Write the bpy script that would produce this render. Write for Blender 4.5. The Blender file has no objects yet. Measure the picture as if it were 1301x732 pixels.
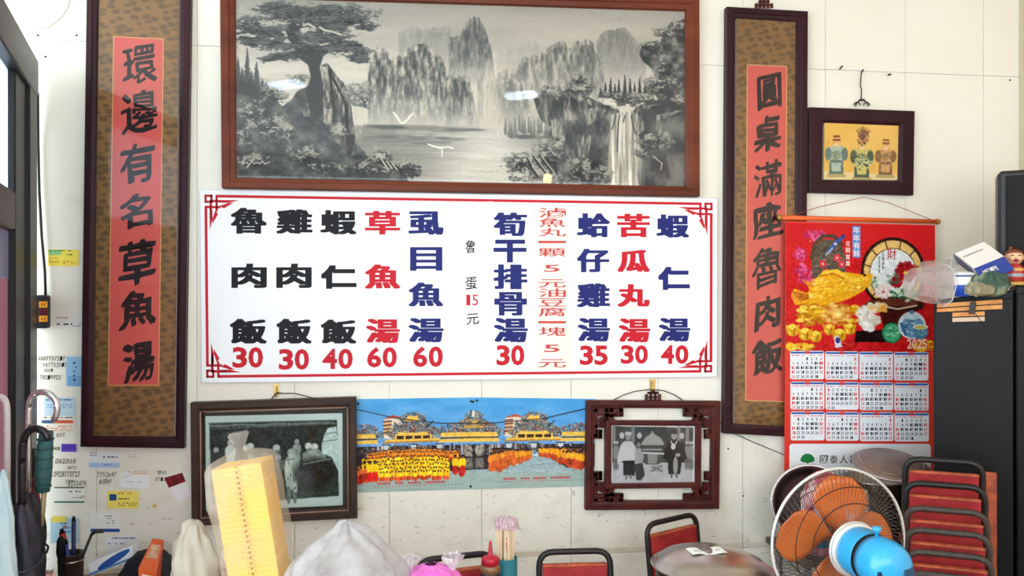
import bpy, math, random
import numpy as np
from mathutils import Vector, Matrix, noise as mnoise
S = bpy.context.scene
COL = S.collection
rnd = random.Random(7)
# ---------------------------------------------------------------- camera
YAW = math.radians(7.236); F = 1020.0; CX, CY = 650.5, 380.0
CAM = Vector((0, -3.892, 1.9))
FW = Vector((math.sin(YAW), math.cos(YAW), 0)); RT = Vector((math.cos(YAW), -math.sin(YAW), 0))
cd = bpy.data.cameras.new('camera'); cam = bpy.data.objects.new('camera', cd); COL.objects.link(cam)
cam.location = CAM; cam.rotation_euler = (math.radians(90), 0, -YAW)
cd.sensor_width = 36; cd.lens = F / 1301 * 36; cd.shift_y = (CY - 366) / 1301; cd.clip_start = .05
S.camera = cam
# ---------------------------------------------------------------- daylight and exposure
S.view_settings.view_transform = 'Standard'; S.view_settings.look = 'None'
S.view_settings.gamma = 1; S.view_settings.use_curve_mapping = False
S.view_settings.exposure = 0.76
W = bpy.data.worlds.new('sky'); S.world = W; W.use_nodes = True
W.node_tree.nodes['Background'].inputs[0].default_value = (0.86, 0.95, 1.0, 1)
W.node_tree.nodes['Background'].inputs[1].default_value = 3.2
TUBE_STRENGTH = 9.0

# ---------------------------------------------------------------- helpers
def P(px, py, y=0.0):            # point of the plane y = const seen at a pixel of the photograph
    r = FW + RT * ((px - CX) / F) + Vector((0, 0, 1)) * ((CY - py) / F)
    return CAM + r * ((y - CAM.y) / r.y)
def lin(c):
    return tuple(((v / 255) / 12.92 if v <= 10 else (((v / 255) + .055) / 1.055) ** 2.4) for v in c[:3]) + (1,)
MATS = {}
def mat(name, col, rough=.5, metal=0, col2=None, scale=20, bump=0, bscale=60, coat=0, trans=0, alpha=1, emit=0, stretch=(1, 1, 1), sheen=0, ior=1.45, detail=4, lo=.35, hi=.7, attr=False):
    if name in MATS: return MATS[name]
    m = bpy.data.materials.new(name); m.use_nodes = True; nt = m.node_tree; b = nt.nodes['Principled BSDF']
    b.inputs['Base Color'].default_value = lin(col); b.inputs['Roughness'].default_value = rough
    b.inputs['Metallic'].default_value = metal; b.inputs['Coat Weight'].default_value = coat; b.inputs['Coat Roughness'].default_value = .06
    b.inputs['Transmission Weight'].default_value = trans; b.inputs['Alpha'].default_value = alpha; b.inputs['IOR'].default_value = ior
    if any(k in name for k in ('ink', 'print', 'wood', 'card_', 'brocade', 'paper', 'cabinet', 'vinyl')): b.inputs['Specular IOR Level'].default_value = .22
    if emit:
        b.inputs['Emission Color'].default_value = lin(col); b.inputs['Emission Strength'].default_value = emit
    if attr:
        a = nt.nodes.new('ShaderNodeAttribute'); a.attribute_name = 'print'; nt.links.new(a.outputs['Color'], b.inputs['Base Color'])
    if col2 or bump:
        tc = nt.nodes.new('ShaderNodeTexCoord'); mp = nt.nodes.new('ShaderNodeMapping'); mp.inputs['Scale'].default_value = stretch
        nt.links.new(tc.outputs['Object'], mp.inputs['Vector'])
        if col2:
            n = nt.nodes.new('ShaderNodeTexNoise'); n.inputs['Scale'].default_value = scale; n.inputs['Detail'].default_value = detail
            r = nt.nodes.new('ShaderNodeValToRGB'); r.color_ramp.elements[0].position = lo; r.color_ramp.elements[1].position = hi
            r.color_ramp.elements[0].color = lin(col); r.color_ramp.elements[1].color = lin(col2)
            nt.links.new(mp.outputs[0], n.inputs['Vector']); nt.links.new(n.outputs[0], r.inputs[0]); nt.links.new(r.outputs[0], b.inputs['Base Color'])
        if bump:
            n = nt.nodes.new('ShaderNodeTexNoise'); n.inputs['Scale'].default_value = bscale; n.inputs['Detail'].default_value = 3
            bp = nt.nodes.new('ShaderNodeBump'); bp.inputs['Strength'].default_value = bump; bp.inputs['Distance'].default_value = .01
            nt.links.new(mp.outputs[0], n.inputs['Vector']); nt.links.new(n.outputs[0], bp.inputs['Height']); nt.links.new(bp.outputs[0], b.inputs['Normal'])
    MATS[name] = m; return m
def glassmat(name, tint=(255, 255, 255), rough=.02, fac=.05):
    if name in MATS: return MATS[name]
    m = bpy.data.materials.new(name); m.use_nodes = True; nt = m.node_tree; nt.nodes.remove(nt.nodes['Principled BSDF'])
    out = nt.nodes['Material Output']; t = nt.nodes.new('ShaderNodeBsdfTransparent'); t.inputs[0].default_value = lin(tint)
    g = nt.nodes.new('ShaderNodeBsdfGlossy'); g.inputs['Roughness'].default_value = rough
    fr = nt.nodes.new('ShaderNodeFresnel'); fr.inputs[0].default_value = 1.36
    mx = nt.nodes.new('ShaderNodeMixShader'); nt.links.new(fr.outputs[0], mx.inputs[0]); nt.links.new(t.outputs[0], mx.inputs[1]); nt.links.new(g.outputs[0], mx.inputs[2])
    nt.links.new(mx.outputs[0], out.inputs[0]); MATS[name] = m; return m
def filmmat(name, col, opac, rough=.25, var=.25, scale=14):      # thin crinkled plastic film: part clear, part milky
    if name in MATS: return MATS[name]
    m = bpy.data.materials.new(name); m.use_nodes = True; nt = m.node_tree; b = nt.nodes['Principled BSDF']
    b.inputs['Base Color'].default_value = lin(col); b.inputs['Roughness'].default_value = rough
    out = nt.nodes['Material Output']; t = nt.nodes.new('ShaderNodeBsdfTransparent'); tr = nt.nodes.new('ShaderNodeBsdfTranslucent'); tr.inputs[0].default_value = lin(col)
    m1 = nt.nodes.new('ShaderNodeMixShader'); m1.inputs[0].default_value = .35; nt.links.new(b.outputs[0], m1.inputs[1]); nt.links.new(tr.outputs[0], m1.inputs[2])
    tc = nt.nodes.new('ShaderNodeTexCoord'); n = nt.nodes.new('ShaderNodeTexNoise'); n.inputs['Scale'].default_value = scale; n.inputs['Detail'].default_value = 5
    nt.links.new(tc.outputs['Object'], n.inputs['Vector'])
    mr = nt.nodes.new('ShaderNodeMapRange'); mr.inputs[1].default_value = .3; mr.inputs[2].default_value = .7
    mr.inputs[3].default_value = max(0, opac - var); mr.inputs[4].default_value = min(1, opac + var); nt.links.new(n.outputs[0], mr.inputs[0])
    bp = nt.nodes.new('ShaderNodeBump'); bp.inputs['Strength'].default_value = .5; bp.inputs['Distance'].default_value = .01
    nt.links.new(n.outputs[0], bp.inputs['Height']); nt.links.new(bp.outputs[0], b.inputs['Normal'])
    mx = nt.nodes.new('ShaderNodeMixShader'); nt.links.new(mr.outputs[0], mx.inputs[0]); nt.links.new(t.outputs[0], mx.inputs[1]); nt.links.new(m1.outputs[0], mx.inputs[2])
    nt.links.new(mx.outputs[0], out.inputs[0]); MATS[name] = m; return m

class MB:
    def __init__(s): s.v = []; s.f = []; s.m = []; s.sm = []
    def add(s, vs, fs, mi=0, smooth=False):
        k = len(s.v); s.v += [tuple(v) for v in vs]; s.f += [tuple(i + k for i in f) for f in fs]; s.m += [mi] * len(fs); s.sm += [smooth] * len(fs); return s
    def box(s, a, b, mi=0, M=None, bev=0):
        x0, y0, z0 = a; x1, y1, z1 = b
        if bev:
            vs = []; e = bev
            for X, Y, Z, sx, sy, sz in [(x, y, z, -1 if x == x1 else 1, -1 if y == y1 else 1, -1 if z == z1 else 1) for x in (x0, x1) for y in (y0, y1) for z in (z0, z1)]:
                vs += [(X + sx * e, Y + sy * e, Z), (X + sx * e, Y, Z + sz * e), (X, Y + sy * e, Z + sz * e)]
            import bmesh
            bm = bmesh.new(); [bm.verts.new(v) for v in vs]; bmesh.ops.convex_hull(bm, input=bm.verts[:]); bm.verts.index_update()
            vs = [v.co.copy() for v in bm.verts]; fs = [[v.index for v in f.verts] for f in bm.faces]; bm.free()
        else:
            vs = [Vector(c) for c in ((x0, y0, z0), (x1, y0, z0), (x1, y1, z0), (x0, y1, z0), (x0, y0, z1), (x1, y0, z1), (x1, y1, z1), (x0, y1, z1))]
            fs = [(0, 3, 2, 1), (4, 5, 6, 7), (0, 1, 5, 4), (1, 2, 6, 5), (2, 3, 7, 6), (3, 0, 4, 7)]
        if M is not None: vs = [M @ Vector(v) for v in vs]
        return s.add(vs, fs, mi)
    def prism(s, q, d, mi=0):       # polygon of 3-D points pushed by vector d (front face q)
        n = len(q); q = [Vector(p) for p in q]; d = Vector(d)
        return s.add(q + [p + d for p in q], [tuple(range(n)), tuple(range(2 * n - 1, n - 1, -1))] + [((i + 1) % n, i, i + n, (i + 1) % n + n) for i in range(n)], mi)
    def tube(s, pts, r, n=8, mi=0, smooth=True, closed=False, cap=True):
        pts = [Vector(p) for p in pts]; N = len(pts); rs = r if isinstance(r, (list, tuple)) else [r] * N
        up = None; rings = []
        for i, p in enumerate(pts):
            if closed: t = pts[(i + 1) % N] - pts[i - 1]
            else: t = pts[min(i + 1, N - 1)] - pts[max(i - 1, 0)]
            t.normalize()
            if up is None: up = t.orthogonal().normalized()
            else:
                up = up - t * up.dot(t)
                up = up.normalized() if up.length > 1e-5 else t.orthogonal().normalized()
            w = t.cross(up); rings.append([p + (up * math.cos(a) + w * math.sin(a)) * rs[i] for a in [2 * math.pi * k / n for k in range(n)]])
        vs = [v for rr in rings for v in rr]; fs = []
        for i in range(N if closed else N - 1):
            a = i * n; b = ((i + 1) % N) * n
            fs += [(a + k, a + (k + 1) % n, b + (k + 1) % n, b + k) for k in range(n)]
        if cap and not closed: fs += [tuple(range(n - 1, -1, -1)), tuple((N - 1) * n + k for k in range(n))]
        return s.add(vs, fs, mi, smooth)
    def lathe(s, prof, n=32, mi=0, M=None, smooth=True, cap=True, fn=None):   # prof of (r, z) about local Z
        vs = []; fs = []
        for (r, z) in prof:
            for k in range(n):
                a = 2 * math.pi * k / n; v = Vector((r * math.cos(a), r * math.sin(a), z))
                if fn: v = fn(v, a)
                vs.append(M @ v if M is not None else v)
        for i in range(len(prof) - 1):
            fs += [(i * n + k, i * n + (k + 1) % n, (i + 1) * n + (k + 1) % n, (i + 1) * n + k) for k in range(n)]
        if cap:
            if prof[0][0] > 1e-4: fs.append(tuple(range(n - 1, -1, -1)))
            if prof[-1][0] > 1e-4: fs.append(tuple((len(prof) - 1) * n + k for k in range(n)))
        return s.add(vs, fs, mi, smooth)
    def sph(s, c, r, mi=0, n=16, M=None):
        c = Vector(c); r = Vector(r) if hasattr(r, '__len__') else Vector((r, r, r)); prof = []
        m = n // 2
        vs = [];
        for i in range(m + 1):
            t = math.pi * i / m
            for k in range(n):
                a = 2 * math.pi * k / n; v = Vector((math.sin(t) * math.cos(a) * r.x, math.sin(t) * math.sin(a) * r.y, -math.cos(t) * r.z))
                if M is not None: v = M @ v
                vs.append(c + v)
        return s.add(vs, [(i * n + k, i * n + (k + 1) % n, (i + 1) * n + (k + 1) % n, (i + 1) * n + k) for i in range(m) for k in range(n)], mi, True)
    def build(s, name, mats, parent=None, bevel=0, label=None):
        me = bpy.data.meshes.new(name); off = parent.get('_o') if parent is not None else None
        vs = s.v
        if off is not None: vs = [(v[0] - off[0], v[1] - off[1], v[2] - off[2]) for v in vs]
        me.from_pydata(vs, [], s.f)
        for m in (mats if isinstance(mats, (list, tuple)) else [mats]): me.materials.append(m)
        if len(me.polygons) == len(s.m):
            me.polygons.foreach_set('material_index', s.m); me.polygons.foreach_set('use_smooth', s.sm)
        me.update()
        o = bpy.data.objects.new(name, me); COL.objects.link(o)
        if parent is not None:
            o.parent = parent
            if off is not None: o['_o'] = off
        if bevel:
            b = o.modifiers.new('b', 'BEVEL'); b.width = bevel; b.segments = 2; b.limit_method = 'ANGLE'
        if label: o['label'] = label
        return o
def thing(name, label, cat, loc=None, rotz=0, group=None):       # loc given: children are written in world coordinates
    o = bpy.data.objects.new(name, None); COL.objects.link(o); o.empty_display_size = .05
    if loc is not None: o.location = loc; o['_o'] = tuple(loc)
    o.rotation_euler.z = rotz; o['label'] = label; o['category'] = cat
    if group: o['group'] = group
    return o
def tag(o, label, cat, group=None):
    o['label'] = label; o['category'] = cat
    if group: o['group'] = group
    return o
def origin(o):                    # move a one-mesh thing's origin to its own base
    me = o.data; n = len(me.vertices); a = np.empty(n * 3, 'f'); me.vertices.foreach_get('co', a); a = a.reshape(-1, 3)
    c = np.array([(a[:, 0].min() + a[:, 0].max()) / 2, (a[:, 1].min() + a[:, 1].max()) / 2, a[:, 2].min()], 'f')
    a -= c; me.vertices.foreach_set('co', a.ravel()); o.location = Vector([float(x) for x in c]) + o.location; me.update(); return o
def structure(o): o['kind'] = 'structure'; return o
def arc(p0, p1, p2, n=6):         # quadratic corner
    p0, p1, p2 = map(Vector, (p0, p1, p2)); return [(p0 * (1 - t) ** 2 + p1 * 2 * t * (1 - t) + p2 * t * t) for t in [i / n for i in range(n + 1)]]
def quad(px4, y): return [P(a, b, y) for a, b in px4]
def sheet(px4, y, th=.001): return MB().prism(quad(px4, y), (0, th, 0))
def bil(c4, u, v): return c4[0] * ((1 - u) * (1 - v)) + c4[1] * (u * (1 - v)) + c4[2] * (u * v) + c4[3] * ((1 - u) * v)

# flat print made of a fine mesh with a colour per point
def picture(name, arr, c4, parent, rough=.5, coat=0, back=.002):
    h, w = arr.shape[:2]; u = np.linspace(0, 1, w)[None, :, None]; v = np.linspace(0, 1, h)[:, None, None]
    c = [np.array(p)[None, None, :] for p in c4]
    co = c[0] * (1 - u) * (1 - v) + c[1] * u * (1 - v) + c[2] * u * v + c[3] * (1 - u) * v
    off = np.array(parent['_o']) if parent is not None and '_o' in parent else 0
    co = (co - off).reshape(-1, 3).astype('f')
    a = np.clip(arr / 255, 0, 1); rgb = np.where(a <= .04045, a / 12.92, ((a + .055) / 1.055) ** 2.4).reshape(-1, 3)
    idx = np.arange(h * w).reshape(h, w)
    q = np.stack([idx[:-1, :-1], idx[1:, :-1], idx[1:, 1:], idx[:-1, 1:]], -1).reshape(-1, 4)
    me = bpy.data.meshes.new(name); me.vertices.add(h * w); me.vertices.foreach_set('co', co.ravel())
    n = len(q); me.loops.add(n * 4); me.loops.foreach_set('vertex_index', q.ravel().astype('i')); me.polygons.add(n)
    me.polygons.foreach_set('loop_start', np.arange(0, n * 4, 4, dtype='i')); me.update(calc_edges=True)
    ca = me.color_attributes.new('print', 'FLOAT_COLOR', 'POINT')
    ca.data.foreach_set('color', np.concatenate([rgb, np.ones((h * w, 1))], 1).astype('f').ravel())
    me.materials.append(mat('printed_picture_%d' % int(rough * 100), (200, 200, 200), rough, coat=coat, attr=True))
    o = bpy.data.objects.new(name, me); COL.objects.link(o); o.parent = parent
    return o

# glyphs
GL = {}
def glyph(ch, off=0.0, res=3):
    k = (ch, off)
    if k in GL: return GL[k]
    c = bpy.data.curves.new('t', 'FONT'); c.body = ch; c.offset = off; c.resolution_u = res
    o = bpy.data.objects.new('t', c); COL.objects.link(o); bpy.context.view_layer.update()
    e = o.evaluated_get(bpy.context.evaluated_depsgraph_get()); m = e.to_mesh()
    v = np.array([tuple(x.co[:2]) for x in m.vertices]); f = [tuple(p.vertices) for p in m.polygons]
    e.to_mesh_clear(); bpy.data.objects.remove(o); bpy.data.curves.remove(c)
    lo = v.min(0); sz = np.maximum(v.max(0) - lo, 1e-3); asp = sz[0] / sz[1]
    GL[k] = ((v - lo) / sz, f, asp, sz); return GL[k]
def put(mb, ch, r, y, off=0.0, skew=0, warp=0, mi=0, seed=0, slant=0, style=None):   # fit a glyph to a pixel box on plane y
    cjk = ord(ch) > 0x2000; v, f, asp, sz = glyph(ch, min(off, .008) if cjk else off); x0, y0, x1, y1 = r; base = []
    if style == 'block' and cjk:       # heavy sign-writer's face: broad uprights, thinner level strokes
        dx, dy = .050 if sz[0] > .3 else .03, .024
        if ch in '一仁干': dy = .05
        sh = [(-1, -1), (1, -1), (1, 1), (-1, 1), (-.33, 1), (.33, 1), (-.33, -1), (.33, -1), (-1, 0), (1, 0)]
    elif style == 'brush':             # slanted nib
        dx, dy = (.022, .018) if ch in '邊環魯滿' else (.040, .030); sh = [(-1, -1), (-.5, -.45), (0, 0), (.5, .5), (1, 1), (.6, -.5), (-.6, .5)]
    else: dx = dy = 0; sh = [(0, 0)]
    for i, (a, b) in enumerate(v):
        if warp:
            a2 = a + warp * mnoise.noise(Vector((a * 2.2, b * 2.2, seed))) + warp * .4 * mnoise.noise(Vector((a * 8, b * 8, seed))); b2 = b + warp * mnoise.noise(Vector((a * 2.2 + 9, b * 2.2, seed + 3)))
            a, b = a2, b2
        base.append((a, b))
    for n, (sx, sy) in enumerate(sh):
        out = []
        for a, b in base:
            k = 1
            if style == 'brush': k = .55 + .75 * max(0, min(1, .5 + 1.3 * mnoise.noise(Vector((a * 3, b * 3, seed + 40)))))
            aa = dx + a * (1 - 2 * dx) + sx * dx * k; bb = dy + b * (1 - 2 * dy) + sy * dy * k
            bb2 = bb + skew * (aa - .5); aa2 = aa + slant * (bb - .5)
            out.append(P(x0 + (x1 - x0) * aa2, y1 + (y0 - y1) * bb2, y - n * .00002))
        mb.add(out, f, mi)
def word(mb, txt, r, y, off=0.0, **k):       # horizontal run fitted to a pixel box, spaces kept
    n = len(txt); x0, y0, x1, y1 = r; w = (x1 - x0) / n
    for i, ch in enumerate(txt):
        if ch != ' ': put(mb, ch, (x0 + w * (i + .06), y0, x0 + w * (i + .94), y1), y, off, **k)
def dashes(mb, r, y, rows, seed, fill=.7, th=.45, mi=0):    # tiny unreadable print: rows of short dark bars
    q = random.Random(seed); x0, y0, x1, y1 = r; h = (y1 - y0) / rows
    for j in range(rows):
        x = x0
        while x < x1 - 1:
            w = q.uniform(.8, 3.5)
            if q.random() < fill:
                mb.prism([P(a, b, y) for a, b in ((x, y0 + j * h), (min(x + w, x1), y0 + j * h), (min(x + w, x1), y0 + (j + th) * h), (x, y0 + (j + th) * h))], (0, .0003, 0), mi)
            x += w + q.uniform(.5, 1.5)

# mitred moulding from outer and inner pixel corners
def moulding(name, outer, inner, y_wall, y_lip, y_in, m, parent, ridge=.55, label=None):
    mb = MB(); lev = []
    for t, y in ((0, y_wall), (0, y_lip * .92 + y_wall * .08), (.08, y_lip), (ridge, y_lip), (ridge + .08, y_lip * .75 + y_in * .25), (.93, y_lip * .6 + y_in * .4), (1, y_in), (1, y_wall)):
        ring = []
        for i in range(4):
            o, n = outer[i], inner[i]; ring.append(P(o[0] + (n[0] - o[0]) * t, o[1] + (n[1] - o[1]) * t, y_lip) * 1)
            ring[-1].y = y
        lev.append(ring)
    vs = [v for r in lev for v in r]; fs = []
    for i in range(len(lev) - 1):
        for k in range(4): a = i * 4; b = a + 4; fs.append((a + k, b + k, b + (k + 1) % 4, a + (k + 1) % 4))
    mb.add(vs, fs); return mb.build(name, m, parent, label=label)
def shrink(q, d):
    (a, b), (c, e), (f, g), (h, i) = q; return [(a + d, b + d), (c - d, e + d), (f - d, g - d), (h + d, i - d)]

# ---------------------------------------------------------------- painter for pictures
def vnoise(X, Y, seed):
    xi = np.floor(X).astype(int); yi = np.floor(Y).astype(int); fx = X - xi; fy = Y - yi; fx = fx * fx * (3 - 2 * fx); fy = fy * fy * (3 - 2 * fy)
    def h(a, b):
        n = (a * 374761393 + b * 668265263 + seed * 974711) & 0x7fffffff; n = ((n ^ (n >> 13)) * 1274126177) & 0x7fffffff; return ((n ^ (n >> 16)) & 0xffff) / 65535.0
    return (h(xi, yi) * (1 - fx) + h(xi + 1, yi) * fx) * (1 - fy) + (h(xi, yi + 1) * (1 - fx) + h(xi + 1, yi + 1) * fx) * fy
class Cv:
    def __init__(s, x0, y0, x1, y1, sc, bg):
        s.W = int((x1 - x0) * sc); s.H = int((y1 - y0) * sc); s.x0, s.y0, s.sc = x0, y0, sc
        s.X, s.Y = np.meshgrid(x0 + (np.arange(s.W)) / sc, y0 + (np.arange(s.H)) / sc)
        s.a = np.empty((s.H, s.W, 3)); s.a[:] = bg; s.q = np.random.RandomState(5)
    def fbm(s, fx, fy, seed, o=4):
        r = 0; t = 0; k = 1.0
        for i in range(o): r = r + k * vnoise(s.X / fx * 2 ** i, s.Y / fy * 2 ** i, seed + i * 7); t += k; k *= .55
        return r / t
    def mix(s, m, col): s.a = s.a * (1 - m[..., None]) + np.asarray(col, float) * m[..., None]
    def ell(s, cx, cy, rx, ry, col, a=1, soft=.15, rot=0):
        R = max(rx, ry) + 1; i0 = max(0, int((cx - R - s.x0) * s.sc)); i1 = min(s.W, int((cx + R - s.x0) * s.sc) + 2); j0 = max(0, int((cy - R - s.y0) * s.sc)); j1 = min(s.H, int((cy + R - s.y0) * s.sc) + 2)
        if i1 <= i0 or j1 <= j0: return
        X = s.X[j0:j1, i0:i1] - cx; Y = s.Y[j0:j1, i0:i1] - cy; c, n = math.cos(rot), math.sin(rot)
        d = np.sqrt(((X * c + Y * n) / rx) ** 2 + ((-X * n + Y * c) / ry) ** 2); m = np.clip((1 + soft / 2 - d) / max(soft, .02), 0, 1) * a
        s.a[j0:j1, i0:i1] = s.a[j0:j1, i0:i1] * (1 - m[..., None]) + np.asarray(col, float) * m[..., None]
    def mask(s, pts, blur=1):
        m = np.zeros((s.H, s.W), bool); n = len(pts)
        for i in range(n):
            (ax, ay), (bx, by) = pts[i], pts[(i + 1) % n]
            if ay == by: continue
            m ^= ((s.Y > ay) != (s.Y > by)) & (s.X < (bx - ax) * (s.Y - ay) / (by - ay) + ax)
        m = m.astype(float)
        for _ in range(blur):
            p = np.pad(m, 1, 'edge'); m = (p[1:-1, 1:-1] * 2 + p[:-2, 1:-1] + p[2:, 1:-1] + p[1:-1, :-2] + p[1:-1, 2:]) / 6
        return m
    def poly(s, pts, col, a=1, blur=1): s.mix(s.mask(pts, blur) * a, col)
    def line(s, pts, w, col, a=1):
        for (ax, ay), (bx, by) in zip(pts, pts[1:]):
            n = max(1, int(math.hypot(bx - ax, by - ay) / (w * .5)))
            for i in range(n + 1): t = i / n; s.ell(ax + (bx - ax) * t, ay + (by - ay) * t, w / 2 + .25, w / 2 + .25, col, a, .6)
    def spray(s, cx, cy, rx, ry, n, rad, cols, a=.8, flat=.6, rot=0):
        for _ in range(n):
            t = s.q.rand() * 6.283; r = s.q.rand() ** .5; r2 = rad * (.5 + s.q.rand())
            s.ell(cx + rx * r * math.cos(t), cy + ry * r * math.sin(t), r2, r2 * flat, cols[s.q.randint(len(cols))], a, .5, rot + s.q.randn() * .3)
# ---------------------------------------------------------------- the pictures' contents
def art_landscape():
    c = Cv(297, -8, 875, 238, 1.35, (196, 190, 178)); q = c.q; X, Y = c.X, c.Y
    NA, NB, NC = c.fbm(9, 7, 201, 3), c.fbm(3.4, 2.8, 202, 3), c.fbm(1.7, 1.4, 203, 2)
    sky = c.fbm(120, 22, 3, 5); g = np.clip((Y + 8) / 170, 0, 1)
    base = 186 + 34 * g + (sky - .5) * 46 - 26 * np.clip((60 - Y) / 70, 0, 1) * sky
    c.a = np.stack([base, base * .975, base * .92], -1)
    dk = (74, 77, 80)
    def cliff(pts, by, fade, d, l, seed, a=1, fx=3.2):
        m = c.mask(pts, 1); n = c.fbm(fx, 13, seed, 5); n2 = c.fbm(8, 40, seed + 50, 3)
        up = m.copy(); k_ = max(1, int(7 * c.sc)); up[k_:] -= m[:-k_]; up = np.clip(up, 0, 1)                     # crest catches the light
        n = np.clip((n * .60 + n2 * .28 + NB * .12 + up * .10 - .35) / .34, 0, 1) ** 1.3; f = np.clip((by - Y) / fade, 0, 1) ** .8 * m * a
        col = np.asarray(d, float) * (1 - n[..., None]) + np.asarray(l, float) * n[..., None]
        c.a = c.a * (1 - f[..., None]) + col * f[..., None]
    def rough(pts, amp=3, seg=3, seed=1):
        r = random.Random(seed); o = []
        for (ax, ay), (bx, by) in zip(pts, pts[1:]):
            n = max(1, int(abs(bx - ax) / seg))
            for i in range(n): t = i / n; o.append((ax + (bx - ax) * t + r.uniform(-1, 1), ay + (by - ay) * t + r.uniform(-amp, amp * .6)))
        return o + [pts[-1]]
    far = lambda p, by, s, d=(142, 141, 136), l=(190, 186, 175), a=.9, fade=55: cliff(rough(rough(p, 5, 9, s + 9), 2.6, 2, s) + [(p[-1][0], by + 30), (p[0][0], by + 30)], by, fade, d, l, s, a)
    far([(496, 36), (512, 27), (528, 33), (545, 27), (560, 32), (575, 40)], 92, 11, (150, 149, 143), (176, 173, 165), .8)
    far([(560, 42), (574, 40), (583, 19), (590, 14), (600, 20), (607, 34), (614, 62), (618, 92)], 108, 12, (98, 101, 103), (176, 173, 163), .95, 50)
    far([(620, 60), (640, 52), (660, 46), (690, 48), (760, 50)], 96, 13, (168, 165, 157), (192, 188, 176), .7)
    far([(750, 36), (760, 30), (775, 27), (786, 24), (800, 34), (808, 50), (816, 66)], 102, 14, (128, 128, 125), (165, 162, 155), .9, 70)
    far([(607, 99), (624, 84), (648, 80), (653, 67), (682, 58), (693, 45), (712, 42), (745, 43), (754, 60), (760, 84)], 140, 15, (108, 110, 110), (198, 193, 178), .95, 75)
    far([(607, 104), (625, 96), (640, 92), (652, 104), (664, 126), (676, 140)], 172, 31, (120, 121, 119), (204, 198, 184), .9, 60)
    far([(459, 84), (470, 62), (479, 57), (486, 66), (497, 72), (506, 63), (514, 55), (528, 52), (541, 61), (552, 78), (560, 96), (566, 120)], 168, 16, (84, 88, 91), (205, 199, 183), .98, 62)
    far([(556, 104), (566, 92), (574, 90), (584, 100), (591, 122), (598, 158)], 170, 17, (88, 91, 93), (198, 192, 178), .98, 50)
    far([(596, 96), (602, 92), (606, 120), (604, 160)], 166, 18, (120, 121, 120), (190, 186, 172), .8, 60)
    # mist in the gorge and over the water
    m = np.exp(-((X - 612) / 13) ** 2) * np.clip((Y - 60) / 60, 0, 1) * np.clip((176 - Y) / 18, 0, 1); c.mix(m * .8, (214, 207, 191))
    m = np.exp(-((Y - 156) / 13) ** 2) * np.clip((X - 450) / 30, 0, 1) * np.clip((700 - X) / 40, 0, 1); c.mix(m * .35, (196, 190, 176))
    # lake
    lk = c.mask([(440, 163), (500, 160), (600, 162), (690, 165), (760, 200), (760, 240), (440, 240)], 3); w = c.fbm(40, 2.4, 41, 4)
    lc = 150 + 60 * np.clip(np.exp(-((X - 612) / 62) ** 2) + (Y - 190) / 120, 0, 1) + (w - .5) * 34; c.a = c.a * (1 - lk[..., None]) + np.stack([lc, lc * .98, lc * .93], -1) * lk[..., None]
    for yy, x0, x1, col, ww in ((170, 500, 600, (205, 200, 186), 1.6), (174, 520, 590, (210, 205, 190), 1.2), (178, 452, 575, (112, 114, 114), 3.5), (183, 460, 560, (125, 126, 124), 2.5), (173, 640, 700, (105, 107, 107), 4), (168, 655, 690, (190, 184, 170), 2), (164, 460, 500, (98, 100, 101), 3), (166, 560, 600, (120, 121, 119), 2.4)):
        for i in range(26): t = q.rand(); c.ell(x0 + (x1 - x0) * t, yy + q.randn() * 1.2, 9, ww * .5, col, .3, .9)
    # trees under the right cliffs
    def fir(x, y, h, w=4.5, col=(70, 73, 76), a=.95):
        for i in range(int(h * 1.2)):
            t = i / (h * 1.2); ww = .5 + w * t * (.75 + .25 * math.sin(i * 2.1)); c.ell(x + q.randn() * .3, y + h * t, ww, 1.1, col, a * .75, .6, q.randn() * .12)
    for i in range(16): fir(632 + i * 4.2 + q.randn(), 148 + q.randn() * 3, 22, 3, (112, 113, 111), .55)
    for x, y, h in ((756, 104, 14), (762, 96, 22), (769, 90, 28), (775, 98, 22), (780, 92, 27), (788, 86, 32), (795, 90, 30), (801, 96, 24), (808, 89, 30), (815, 93, 26), (820, 98, 20)): fir(x, y, h, 4.2)
    def bush(cx, cy, rx, ry, n=110, dark=(62, 66, 69), mids=((116, 118, 115),), lights=((204, 199, 184),), ln=.35, rad=2.0):
        R = 1.5; i0 = max(0, int((cx - R * rx - c.x0) * c.sc)); i1 = min(c.W, int((cx + R * rx - c.x0) * c.sc)); j0 = max(0, int((cy - R * ry - c.y0) * c.sc)); j1 = min(c.H, int((cy + R * ry - c.y0) * c.sc)); S_ = (slice(j0, j1), slice(i0, i1))
        dx, dy = (X[S_] - cx) / rx, (Y[S_] - cy) / ry; d = np.sqrt(dx * dx + dy * dy); A_, B_, C_ = NA[S_], NB[S_], NC[S_]
        m = np.clip((1.05 - d + (A_ - .5) * 1.5 + (B_ - .5) * .8) * 3, 0, 1) * .92
        t = np.clip((A_ * .55 + B_ * .45 - .33 - .14 * dy) / .3, 0, 1)[..., None]; col = np.asarray(dark, float) * (1 - t) + np.asarray(mids[0], float) * t
        h = np.clip((C_ * .5 + B_ * .5 - (.60 - .22 * ln) + .1 * (-dy) + (A_ - .5) * .5) / .10, 0, 1) * np.clip(1.1 - d * .6 - dy * .35, 0, 1); col = col * (1 - h[..., None] * .85) + np.asarray(lights[0], float) * h[..., None] * .85
        c.a[S_] = c.a[S_] * (1 - m[..., None]) + col * m[..., None]
    bush(690, 112, 20, 12); bush(683, 122, 17, 14); bush(730, 103, 20, 16); bush(727, 92, 9, 8)
    bush(790, 118, 30, 10, 120, ln=.18); bush(832, 104, 22, 16); bush(818, 118, 16, 8)
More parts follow.
